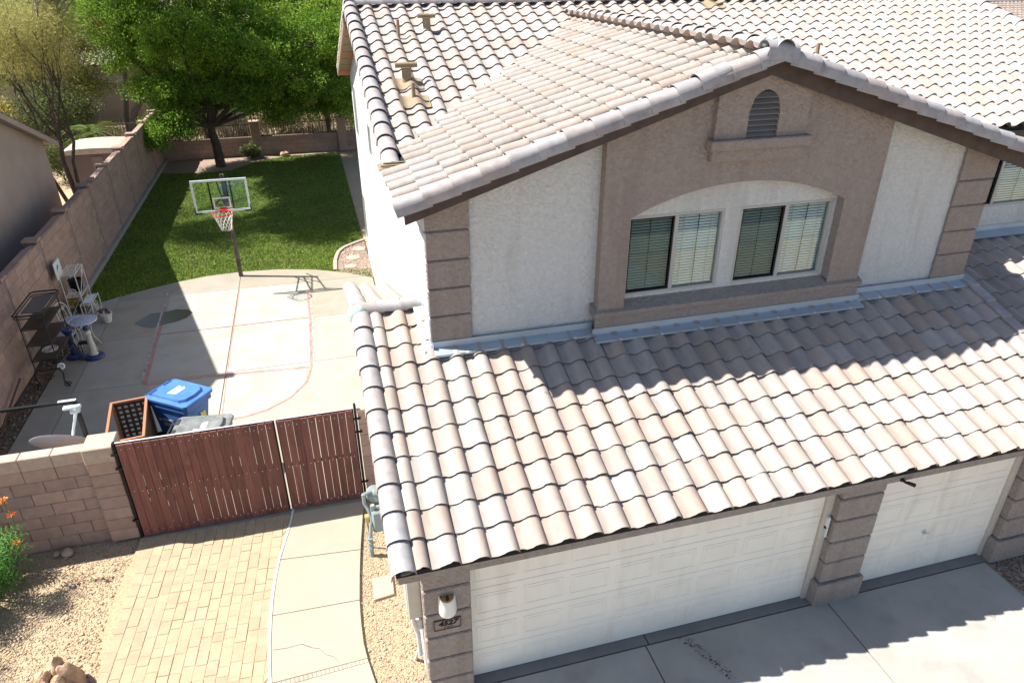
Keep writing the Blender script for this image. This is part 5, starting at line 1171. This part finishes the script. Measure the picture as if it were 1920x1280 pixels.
# ------------------------------------------------------------------ neighbouring buildings
def lay2(slope, nu, nv, parent, e=TE):
    VV = [TV @ slope.Bn.T + np.array(slope.p(i * TW, k * e + random.uniform(-.006, .006))) - np.array(LOC[parent.name]) for i in range(nu) for k in range(nv)]
    me = npmesh('roof_tile', np.concatenate(VV), np.concatenate([TF + len(TV) * i for i in range(nu * nv)]), [NROOF, TEDGE], TMI * (nu * nv))
    o = link('roof_tile', me, parent); o['kind'] = 'stuff'
def gabled(label, x0, x1, yb, ze, s_, yr, yf, wall, ov=.25, tiles_back=True, tiles_front=True):
    """house whose ridge runs along x; yb back eave, yr ridge, yf front eave"""
    t = thing('neighbour_house', label, 'house', ((x0 + x1) / 2, yr, 0)); zr = ze + s_ * (yb - yr); zf = zr - s_ * (yr - yf); e = .4
    q = MB(); pr = [(yf + e, 0), (yb - e, 0), (yb - e, ze + s_ * e - .1), (yr, zr - .12), (yf + e, zf + s_ * e - .1)]
    vs = [(x0 + ov, y, z) for y, z in pr] + [(x1 - ov, y, z) for y, z in pr]; q.add(vs, [(0, 1, 2, 3, 4), (9, 8, 7, 6, 5)] + [(i, (i + 1) % 5, 5 + (i + 1) % 5, 5 + i) for i in range(5)]); part('wall', q, wall, t)
    q = MB(); pr = [(yf, zf), (yr, zr), (yb, ze), (yb, ze - .08), (yr, zr - .08), (yf, zf - .08)]
    vs = [(x0, y, z) for y, z in pr] + [(x1, y, z) for y, z in pr]; n = 6; q.add(vs, [(0, 1, 4, 5), (1, 2, 3, 4), (11, 10, 7, 6), (10, 9, 8, 7)] + [(i, n + i, n + (i + 1) % n, (i + 1) % n) for i in range(n)])
    rf = part('roof', q, STN, t); a = math.atan(s_); nu = int((x1 - x0 - .1) / TW)
    if tiles_back: lay2(Slope((x1 - .02, yb + .04, ze), (-1, 0, 0), (0, -math.cos(a), math.sin(a))), nu, int((yb - yr) / math.cos(a) / TE), rf)
    if tiles_front: lay2(Slope((x0 + .02, yf - .04, zf), (1, 0, 0), (0, math.cos(a), math.sin(a))), nu, int((yr - yf) / math.cos(a) / TE), rf)
    for xx in (x0 - .03, x1 - .012):
        for (ya, za, yb_, zb) in ((yf, zf, yr, zr), (yr, zr, yb, ze)): q = MB(); q.add([(xx, ya, za - .17), (xx, yb_, zb - .17), (xx, yb_, zb - .01), (xx, ya, za - .01), (xx + .04, ya, za - .17), (xx + .04, yb_, zb - .17), (xx + .04, yb_, zb - .01), (xx + .04, ya, za - .01)], [(0, 1, 2, 3), (7, 6, 5, 4), (0, 4, 5, 1), (2, 6, 7, 3), (0, 3, 7, 4), (1, 5, 6, 2)]); part('rake_board', q, STN, rf)
    x = x0
    if tiles_front:
        while x < x1: link('ridge_tile', RDG, rf, (x, yr, zr + .06), (0, 0, R(-90))); x += .36
    return t
gabled('tan neighbouring house beyond the left boundary wall, its wall in shade', -20, -7.93, 18.75, 3.24, .41, 10.3, 6.3, STN)
gabled('far house with pinkish tile roof behind the wispy tree', -27, -6.5, 62, 3.0, .34, 51, 40, STN, tiles_back=False)
gabled('far house with tan tile roof behind the bright green tree', -2.5, 14, 63, 3.4, .36, 52, 41, STN, tiles_back=False)
gabled('far house with tan tile roof beyond the right end of the main roof', 31, 52, 43, 3.0, .33, 35.2, 27.4, STN, tiles_back=False)
t = thing('garden_shed', 'dark grey shed with a pale weathered roof beyond the left wall', 'shed', (-8.7, 25.6, 0))
q = MB(); q.bev(-9.70, -7.62, 24.7, 26.6, -.05, 1.55, .02); part('wall', q, SHEDW, t)
q = MB(); q.bev(-8.75, -8.35, 24.675, 24.699, .05, 1.45, .005); part('door', q, M('shed_door', (.16, .145, .145), .7, None, 3, .1), t)
q = MB(); vs = []
for y in (24.62, 26.68):
    for k in range(9): a = math.pi * k / 8; vs.append((-8.66 - 1.10 * math.cos(a), y, 1.56 + .22 * math.sin(a) ** .45))
q.add(vs, [(k, k + 1, 9 + k + 1, 9 + k) for k in range(8)] + [tuple(range(8, -1, -1)), tuple(range(9, 18))]); part('roof', q, SHEDR, t)
t = thing('iron_fence', 'rusty iron fence on a low wall behind the shed', 'fence', (-10, 30.2, 0))
q = MB(); q.box(-14, -7.35, 30.1, 30.3, 0, .8); part('low_wall', q, BLK, t)
q = MB(); q.box(-14, -7.4, 30.19, 30.21, .88, .91); q.box(-14, -7.4, 30.19, 30.21, 1.62, 1.65); part('fence_rail', q, BARKL, t)
bar = mesh('fence_bar', MB().box(-.009, .009, -.009, .009, .8, 1.68), BARKL); x = -13.9
while x < -7.4: link('fence_bar', bar, t, (x, 30.2, 0)); x += .12

# ------------------------------------------------------------------ trees and plants
def leaves(clusters, per, rad, size, seed, asp=.42, droop=0.):
    g_ = np.random.default_rng(seed); C_ = np.asarray(clusters); n = len(C_) * per
    c = np.repeat(C_, per, 0); d = g_.normal(0, 1, (n, 3)); d /= np.linalg.norm(d, axis=1)[:, None]
    p = c + d * (rad * g_.random(n) ** .45)[:, None] * np.array([1, 1, .7])
    ax = g_.normal(0, 1, (n, 3)) + d * .6; ax[:, 2] -= droop; ax /= np.linalg.norm(ax, axis=1)[:, None]
    sd = np.cross(ax, g_.normal(0, 1, (n, 3))); sd /= np.linalg.norm(sd, axis=1)[:, None]
    s_ = size * g_.uniform(.6, 1.3, n)[:, None]
    V = np.stack([p, p + ax * s_ * .5 + sd * s_ * asp / 2, p + ax * s_, p + ax * s_ * .5 - sd * s_ * asp / 2], 1).reshape(-1, 3)
    return V, np.arange(4 * n).reshape(-1, 4)
def lobes(L, n, seed, shell=.55):
    g_ = np.random.default_rng(seed); w_ = np.array([l[3] * l[4] * l[5] for l in L]) ** .72; w_ /= w_.sum(); out = []
    for _ in range(n):
        l = L[g_.choice(len(L), p=w_)]; d = g_.normal(0, 1, 3); d /= np.linalg.norm(d); r_ = shell + (1 - shell) * g_.random() if g_.random() < .8 else g_.random()
        out.append((l[0] + d[0] * l[3] * r_, l[1] + d[1] * l[4] * r_, l[2] + d[2] * l[5] * r_))
    return out
def branch(mb, p, d, ln, rad, depth, tips, spread=.6, n=6, up=.15):
    pts = [p]; dd = d.copy()
    for i in range(4):
        dd = (dd + Vector((random.uniform(-.22, .22), random.uniform(-.22, .22), random.uniform(-.1, .2) + up * .2))).normalized(); pts.append(pts[-1] + dd * ln / 4)
    mb.tube(pts, [rad * (1 - .13 * i) for i in range(5)], n)
    if depth == 0: tips.append(pts[-1]); tips.append(pts[2]); return
    for k in range(random.choice((2, 3)) if depth > 1 else 3):
        a = Vector((random.uniform(-1, 1), random.uniform(-1, 1), random.uniform(-.2, .9))).normalized()
        branch(mb, pts[-1] if k < 2 else pts[3], (dd + a * spread).normalized(), ln * random.uniform(.6, .85), rad * .52, depth - 1, tips, spread, max(4, n - 1), up)
def tree(label, base, trunk_pts, rad, L, ncl, per, crad, lsz, lmat, bark, seed, cat='tree', name='tree', limbs=True, asp=.42, extra=None):
    random.seed(seed); t = thing(name, label, cat, base); q = MB(); P = [Vector(p) for p in trunk_pts]; n = len(P)
    q.tube([P[0] - Vector((0, 0, .15))] + P, [rad * 1.5] + [rad * (1.15 - .5 * i / (n - 1)) for i in range(n)], 10)
    if limbs:
        for l in L:
            e = Vector(l[:3]); s_ = P[-1] if random.random() < .6 else P[-2]; mid = (s_ + e) / 2 + Vector((random.uniform(-.4, .4), random.uniform(-.4, .4), random.uniform(.1, .6)))
            q.tube([s_, s_ * .6 + mid * .4, mid, mid * .5 + e * .5, e], [rad * .5, rad * .42, rad * .34, rad * .24, rad * .1], 6)
            for k in range(6):
                d = Vector((random.uniform(-1, 1), random.uniform(-1, 1), random.uniform(-.5, 1))).normalized(); f2 = e + Vector((d.x * l[3], d.y * l[4], d.z * l[5])) * .85
                q.tube([mid * .4 + e * .6, (e + f2) / 2 + Vector((0, 0, .15)), f2], [rad * .2, rad * .12, rad * .04], 5)
    part('trunk', q, bark, t, True)
    V, F = leaves(lobes(L, ncl, seed), per, crad, lsz, seed + 1, asp); o = link('crown', npmesh('crown', V - np.array(LOC[t.name]), F, lmat), t)
    if extra: extra(t)
    return t
tree('leafy mesquite with a dark leaning trunk at the back of the lawn', (-4.62, 28, 0), [(-4.6, 28, 0), (-4.62, 28, .9), (-4.72, 28, 1.7), (-4.6, 28.1, 2.4)], .19,
     [(-4.4, 28, 5.2, 2.2, 2., 1.5), (-6.3, 27.8, 5.5, 1.6, 1.6, 1.3), (-2.5, 27.8, 5.0, 2.0, 1.9, 1.2), (-1.1, 28, 4.1, 1.4, 1.4, 1.), (-3.9, 27.5, 3.4, 1.3, 1.2, .9), (-5.8, 27.6, 3.3, 1.0, 1., .8), (-6.2, 26.9, 2.1, .8, .7, .5), (-3.6, 28.4, 7.0, 2.0, 1.6, 1.1), (-1.5, 27.4, 2.8, 1.4, 1.1, .8), (-3.0, 26.9, 3.0, 1.1, .9, .7), (-6.0, 27.2, 2.4, .9, .8, .6), (-6.5, 26.6, 1.6, .6, .5, .45), (-5.4, 26.8, 1.9, .5, .5, .4), (-1.8, 27.2, 4.2, 1.6, 1.2, 1.0), (.6, 28, 5.2, 1.5, 1.4, 1.1), (-7.4, 28.4, 4.7, 1.2, 1.2, 1.0), (-7.8, 28.6, 6.3, 1.5, 1.4, 1.2), (-6.6, 28.4, 7.6, 1.8, 1.5, 1.1), (-4.9, 25.9, 5.4, 1.7, 1.1, .9), (-2.7, 25.9, 4.8, 1.5, 1.0, .8), (-.2, 27.6, 2.9, 1.5, 1.0, .7), (1.1, 27.9, 2.7, 1.0, 1.0, .7), (-2.2, 28.6, 2.6, 1.1, 1.0, .6), (-6.6, 27.9, 3.4, 1.1, 1.0, .8), (-5.6, 28.5, 2.5, .9, .9, .6), (-1.0, 26.6, 3.6, 1.3, .9, .7), (-1.7, 28.5, 2.1, 1.0, .8, .5), (.3, 28.7, 2.0, 1.0, .7, .5)],
     1230, 150, .47, .115, LF1, BARK, 11, name='mesquite_tree')
tree('bright green spreading tree behind the rear wall and beside the house', (.3, 31.8, 0), [(.2, 31.8, 0), (.3, 31.8, 1.2), (.1, 31.7, 2.2), (0, 31.7, 3)], .17,
     [(-.6, 31.6, 5.4, 2.0, 1.6, 1.6), (1.4, 31.6, 5.2, 1.9, 1.6, 1.5), (-2.2, 31.8, 6.3, 1.5, 1.4, 1.2), (.4, 31.4, 7.3, 1.8, 1.4, 1.1), (.9, 31., 3.6, 1.5, 1.2, .9), (-1.5, 31.2, 4.2, 1.2, 1.1, .8), (2.5, 31.5, 3.4, 1.2, 1.2, 1.0), (-3.4, 32, 8, 1.4, 1.2, .9), (.5, 29.2, 3.0, 1.3, 1.0, .8), (1.2, 29.4, 4.4, 1.5, 1.1, 1.0), (-.6, 29.6, 5.6, 1.7, 1.2, 1.1), (-1.2, 30.2, 3.2, 1.2, .9, .8), (1.3, 29.6, 6.2, 1.4, 1.1, 1.0)],
     760, 140, .52, .12, LF2, BARK, 23, name='palo_verde_tree')
tree('thin green tree with bare pale twigs beyond the rear left corner', (-9.2, 33.5, 0), [(-9.2, 33.5, 0), (-9.1, 33.5, 1.4), (-8.8, 33.5, 2.8), (-8.6, 33.5, 4)], .12,
     [(-8.2, 33.5, 6, 1.6, 1.4, 1.6), (-9.6, 33.5, 5.4, 1.4, 1.3, 1.2), (-7.4, 33.2, 4.6, 1.2, 1.2, 1.0), (-8.6, 33, 7.8, 1.6, 1.3, 1.0)], 240, 80, .55, .14, LF3, BARKL, 31, name='thin_tree')
# wispy tree left of the wall
random.seed(5); t = thing('wispy_tree', 'wispy olive-yellow tree with thin bare branches beside the tan neighbouring house', 'tree', (-8.5, 20.3, 0)); q = MB(); tips = []
for (p0, p1, rr_, dep) in (((-8.50, 20.3, -.1), Vector((-8.30, 20.3, 3.0)), .085, 4), ((-8.62, 20.35, -.1), Vector((-8.9, 20.3, 2.4)), .07, 4), ((-8.52, 20.25, -.1), Vector((-7.95, 20.4, 2.9)), .06, 4)):
    P = [Vector(p0), Vector(p0) * .6 + p1 * .4 + Vector((.12, 0, 0)), Vector(p0) * .25 + p1 * .75 + Vector((-.05, 0, .1)), p1]; q.tube(P, [rr_ * 1.1, rr_, rr_ * .9, rr_ * .8], 8)
    for k in range(3): branch(q, p1, (Vector((random.uniform(-.75, .35), random.uniform(-.35, .35), 1))).normalized(), 1.5, rr_ * .62, dep - 1, tips, .55, 6)
part('trunk', q, BARK, t, True)
hi = lobes([(-7.0, 20.6, 8.7, 1.8, 2.0, 1.0), (-5.4, 21.4, 9.3, 1.8, 2.0, 1.1), (-7.4, 24.0, 9.3, 1.9, 2.0, 1.1), (-5.4, 24.5, 9.8, 1.8, 2.2, 1.2), (-8.0, 22.2, 10.2, 1.6, 1.8, 1.), (-8.0, 26.0, 9.5, 1.7, 1.1, 1.), (-6.0, 26.1, 9.9, 1.7, 1.1, 1.), (-4.3, 25.4, 9.6, 1.4, 1.3, 1.)], 520, 99, .3)
q = MB()
for c_ in hi[::2]:
    c_ = Vector(c_); b0 = min(tips, key=lambda t_: (t_ - c_).length + .5 * random.random()); q.tube([b0, b0.lerp(c_, .5) + Vector((random.uniform(-.2, .2), random.uniform(-.2, .2), .3)), c_], [.018, .012, .004], 4)
part('limb', q, BARKL, t)
tp = [tuple(p) for p in tips]; V, F = leaves(tp, 120, .62, .13, 77, .10); V2, F2 = leaves(hi, 120, .55, .22, 79, .34); link('crown', npmesh('crown', V2 - np.array(LOC[t.name]), F2, leafmat('high_leaf', (.16, .16, .04), (.28, .26, .08), .15)), t); link('crown', npmesh('crown', V - np.array(LOC[t.name]), F, LF3), t)
V, F = leaves([(-9.55, 20.2, 3.9), (-9.7, 20.3, 3.6), (-9.4, 20.1, 3.5), (-9.9, 20.3, 3.9), (-9.75, 20.1, 4.2)], 110, .34, .12, 78, .3); link('blossom', npmesh('blossom', V - np.array(LOC[t.name]), F, LFY), t)
tree('broad olive-green tree rising behind the palm and the iron fence', (-11.8, 34, 0), [(-11.8, 34, 0), (-11.7, 34, 1.2), (-11.9, 34, 2.4)], .14, [(-11.6, 33.6, 4.2, 1.9, 1.4, 1.3), (-13.6, 33.8, 4.0, 1.8, 1.4, 1.4), (-12.6, 33.8, 6.0, 2.0, 1.5, 1.2), (-10.4, 33.2, 3.0, 1.2, 1.1, .8)], 260, 90, .52, .13, leafmat('olive_green_leaf', (.12, .15, .02), (.30, .32, .07), .4), BARKL, 35, name='olive_tree')
tree('yellow-green tree between the dead tree and the leafy mesquite', (-5.8, 34.5, 0), [(-5.8, 34.5, 0), (-5.9, 34.5, 1.0), (-5.7, 34.5, 2.2)], .12, [(-5.6, 34, 3.6, 1.7, 1.3, 1.1), (-3.4, 34, 3.4, 1.6, 1.2, 1.1), (-4.6, 34.2, 5.0, 1.9, 1.3, 1.1), (-1.6, 34.2, 3.0, 1.4, 1.1, .9)], 260, 90, .52, .13, LF2, BARK, 37, name='palo_verde_tree')
# dead tree, palm, bushes
random.seed(9); t = thing('dead_tree', 'bare dead tree with a bent pale trunk behind the iron fence', 'tree', (-8.6, 32.4, 0)); q = MB(); tips = []
q.tube([(-8.9, 32.4, -.1), (-8.75, 32.4, .9), (-8.5, 32.4, 1.7), (-8.05, 32.4, 2.3), (-7.75, 32.4, 3.1), (-7.2, 32.4, 3.8)], [.2, .18, .16, .12, .1, .06], 8)
for k in range(9): branch(q, Vector((-8.0 + .08 * k, 32.4, 2.3 + .15 * k)), Vector((random.uniform(-1, 1), random.uniform(-.6, .3), random.uniform(-.4, .8))).normalized(), .9, .03, 2, tips, .7, 5)
part('trunk', q, BARKL, t, True)
random.seed(3); t = thing('palm_shrub', 'small palm with arching fronds behind the garden shed', 'palm', (-9.3, 27.8, 0)); q = MB(); q.tube([(-9.3, 27.8, -.1), (-9.25, 27.8, .8), (-9.3, 27.8, 1.7)], [.16, .15, .14], 8); part('trunk', q, BARK, t, True)
for k in range(16):
    a = 2 * math.pi * k / 16 + random.uniform(-.2, .2); el = random.uniform(.2, 1.1); q = MB(); L_ = random.uniform(1.1, 1.5); pts = [Vector((-9.3, 27.8, 1.7)) + Vector((math.cos(a) * L_ * s_ * math.cos(el * (1 - .5 * s_)), math.sin(a) * L_ * s_ * math.cos(el * (1 - .5 * s_)), L_ * (s_ * math.sin(el) - .65 * s_ * s_))) for s_ in [i / 7 for i in range(8)]]
    q.tube(pts, .012, 4); sd = Vector((-math.sin(a), math.cos(a), 0))
    for i in range(1, 8):
        d = (pts[i] - pts[i - 1]).normalized()
        for s_ in (-1, 1):
            for h_ in (0, .5): b0 = pts[i - 1].lerp(pts[i], h_); tip = b0 + sd * s_ * .30 + d * .22 - Vector((0, 0, .10)); q.add([b0, b0 + d * .05 + sd * s_ * .1, tip], [(0, 1, 2)])
    part('frond', q, PALM, t)
def bush(label, c, rx, rz, lm, seed, n=60, per=60, sz=.09, name='shrub'):
    random.seed(seed); t = thing(name, label, 'shrub', c); q = MB(); tips = []
    for k in range(6): branch(q, Vector(c), Vector((random.uniform(-.7, .7), random.uniform(-.7, .7), 1)).normalized(), rz * .7, .018, 1, tips, .6, 4)
    part('stem', q, BARK, t, True); V, F = leaves(lobes([(c[0], c[1], c[2] + rz, rx, rx, rz * .8)], n, seed), per, rx * .4, sz, seed); link('crown', npmesh('crown', V - np.array(c), F, lm), t)
bush('small dull bush at the foot of the rear wall by the mesquite', (-3.35, 29.15, 0), .42, .38, LF5, 41)
bush('low green bush growing under the palm', (-9.6, 28.8, 0), .9, .7, LF1, 42, 90); bush('loose green bush behind the shed by the wispy tree', (-10.6, 27.2, 0), .9, .9, LF5, 43, 90); bush('pale bush in the wash behind the bright green tree', (-2.0, 34, 0), 1.2, .8, LF3, 44, 90); bush('olive bush in the wash behind the rear wall pilaster', (1.6, 34.2, 0), 1.3, .9, LF5, 45, 100)
bush('tall green bush left of the palm', (-12, 31.5, 0), 1.6, 1.9, LF5, 46, 150, 60, .13); bush('tall green bush at the far left beyond the shed', (-14.5, 29.5, 0), 1.7, 2.0, LF3, 47, 150, 60, .13)
bush('dark green bush in front of the far tan house', (-6, 38, 0), 2.2, 2.0, LF1, 48, 160, 70, .15); bush('green bush before the far pinkish house', (-13, 38, 0), 1.6, 1.3, LF5, 49, 110, 70, .15); bush('round green bush behind the bright green tree', (4, 38, 0), 2.4, 2.1, LF2, 50, 160, 70, .15); bush('green bush beside the far house on the right', (34, 44, 0), 2.5, 3.6, LF1, 51, 140, 70, .2)
g_ = np.random.default_rng(55); n = 26000; x = g_.uniform(-15, 5, n); y = 30.6 + 8 * g_.random(n); cl = (np.sin(x * 1.7 + 3 * np.sin(y * .6)) + np.sin(y * 1.9 + x * .4)) > -.2; x, y = x[cl], y[cl]; n = len(x)
h = g_.uniform(.25, .95, n); a = g_.uniform(0, 6.28, n); wd = g_.uniform(.006, .014, n); le = g_.normal(0, .22, (n, 2))
V = np.stack([np.c_[x - np.cos(a) * wd, y - np.sin(a) * wd, np.full(n, -.05)], np.c_[x + np.cos(a) * wd, y + np.sin(a) * wd, np.full(n, -.05)], np.c_[x + le[:, 0], y + le[:, 1], h]], 1).reshape(-1, 3)
o = link('dry_brush', npmesh('dry_brush', V, np.arange(3 * n).reshape(-1, 3), DRYG)); o['kind'] = 'stuff'; o['label'] = 'dry straw-coloured brush in the wash beyond the rear wall'; o['category'] = 'brush'

# flowering shrub by the block wall
def feather(label, c, nf, hgt, rad, seed, fl):
    random.seed(seed); t = thing('flowering_shrub', label, 'shrub', c, None); C_ = Vector(c); q = MB(); tips = []
    for k in range(7):
        a = 6.28 * k / 7 + random.uniform(-.3, .3); e = C_ + Vector((math.cos(a) * rad * .6, math.sin(a) * rad * .6, hgt * random.uniform(.6, .95))); q.tube([C_, C_.lerp(e, .5) + Vector((0, 0, .1)), e], [.02, .014, .008], 5); tips += [C_.lerp(e, s_) for s_ in (.35, .5, .6, .75, .9, 1)]
    part('stem', q, BARK, t, True); q = MB()
    for k in range(nf):
        b0 = random.choice(tips); a = math.atan2(b0.y - C_.y, b0.x - C_.x) + random.uniform(-1.2, 1.2); L_ = random.uniform(.34, .56); el = random.uniform(.0, .9); prev = b0; sd = Vector((-math.sin(a), math.cos(a), 0))
        for i in range(1, 9):
            s_ = i / 8; p = b0 + Vector((math.cos(a) * L_ * s_, math.sin(a) * L_ * s_, L_ * (s_ * math.sin(el) * .8 - .55 * s_ * s_))); d = (p - prev).normalized()
            for sg in (-1, 1):
                w_ = (.13 * math.sin(math.pi * (s_ * .85 + .12)) + .015); tip = prev + sd * sg * w_ + d * .035; q.add([prev, prev + d * .02 + sd * sg * w_ * .5, tip, prev + d * .036 + sd * sg * w_ * .5], [(0, 3, 2, 1)])
            q.add([prev - sd * .003, prev + sd * .003, p + sd * .002, p - sd * .002], [(0, 1, 2, 3)]); prev = p
    part('foliage', q, LF4, t)
    for (x, y, z) in fl:
        q = MB(); q.tube([(x - .03, y, z - .3), (x, y, z - .02)], .006, 4); part('flower_stem', q, LF4, t); F_ = spray((x, y, z - .03), 26, .03, .08, ORANGE, .045); part('flower', F_, ORANGE, t)
feather('feathery green shrub with orange flowers in front of the block wall', (-5.86, 3.25, -.05), 230, 1.1, .55, 61, [(-5.28, 3.5, 1.42), (-5.27, 3.35, .78), (-5.25, 3.48, 1.18)])
feather('second feathery green shrub left of the gravel, at the picture edge', (-6.15, 2.45, -.05), 260, 1.05, .6, 62, [])
# boulder cluster
random.seed(15); t = thing('boulder', 'rounded tan boulder cleft into lobes on the gravel', 'boulder', (-4.42, 1.35, -.05))
for (x, y, z, rx, ry, rz_, tl) in ((-4.60, 1.36, .08, .10, .14, .30, .38), (-4.44, 1.45, .12, .10, .12, .30, .08), (-4.28, 1.40, .08, .10, .14, .28, -.30), (-4.41, 1.27, .06, .11, .10, .22, .1), (-4.55, 1.18, .02, .10, .1, .14, .1), (-4.27, 1.2, .02, .1, .1, .12, 0)):
    bm = bmesh.new(); bmesh.ops.create_icosphere(bm, subdivisions=3, radius=1); T = Matrix.Translation((x, y, z)) @ Matrix.Rotation(tl, 4, 'Y')
    for v in bm.verts:
        k = 1 + .30 * noise.noise(v.co * 1.3 + Vector((x * 9, y * 5, 0))) + .10 * noise.noise(v.co * 4 + Vector((x, y, 3))); v.co = T @ Vector((v.co.x * rx * k, v.co.y * ry * k, v.co.z * rz_ * k))
    q = MB(); q.v = [tuple(v.co) for v in bm.verts]; q.f = [tuple(v.index for v in f_.verts) for f_ in bm.faces]; q.mi = [0] * len(q.f); bm.free(); part('rock', q, STONE, t, True)
def rock(label, x, y, r_, mat=STONE):
    bm = bmesh.new(); bmesh.ops.create_icosphere(bm, subdivisions=2, radius=r_); off = Vector((x * 3, y * 2, 1))
    for v in bm.verts: v.co = v.co * (1 + .3 * noise.noise(v.co / r_ * 1.2 + off)); v.co.z *= .7; v.co += Vector((x, y, r_ * .3))
    q = MB(); q.v = [tuple(v.co) for v in bm.verts]; q.f = [tuple(v.index for v in f_.verts) for f_ in bm.faces]; q.mi = [0] * len(q.f); bm.free(); o = link('rock', mesh('rock', q, mat, True)); o['label'] = label; o['category'] = 'rock'
rock('pale rock against the rear wall at the lawn edge', -1.9, 29.25, .22); rock('flat grey stone on the shaded gravel at the block wall foot', -4.95, 3.86, .085, FLAG); rock('small stone beside the flat grey stone at the block wall foot', -5.1, 3.88, .05, FLAG)
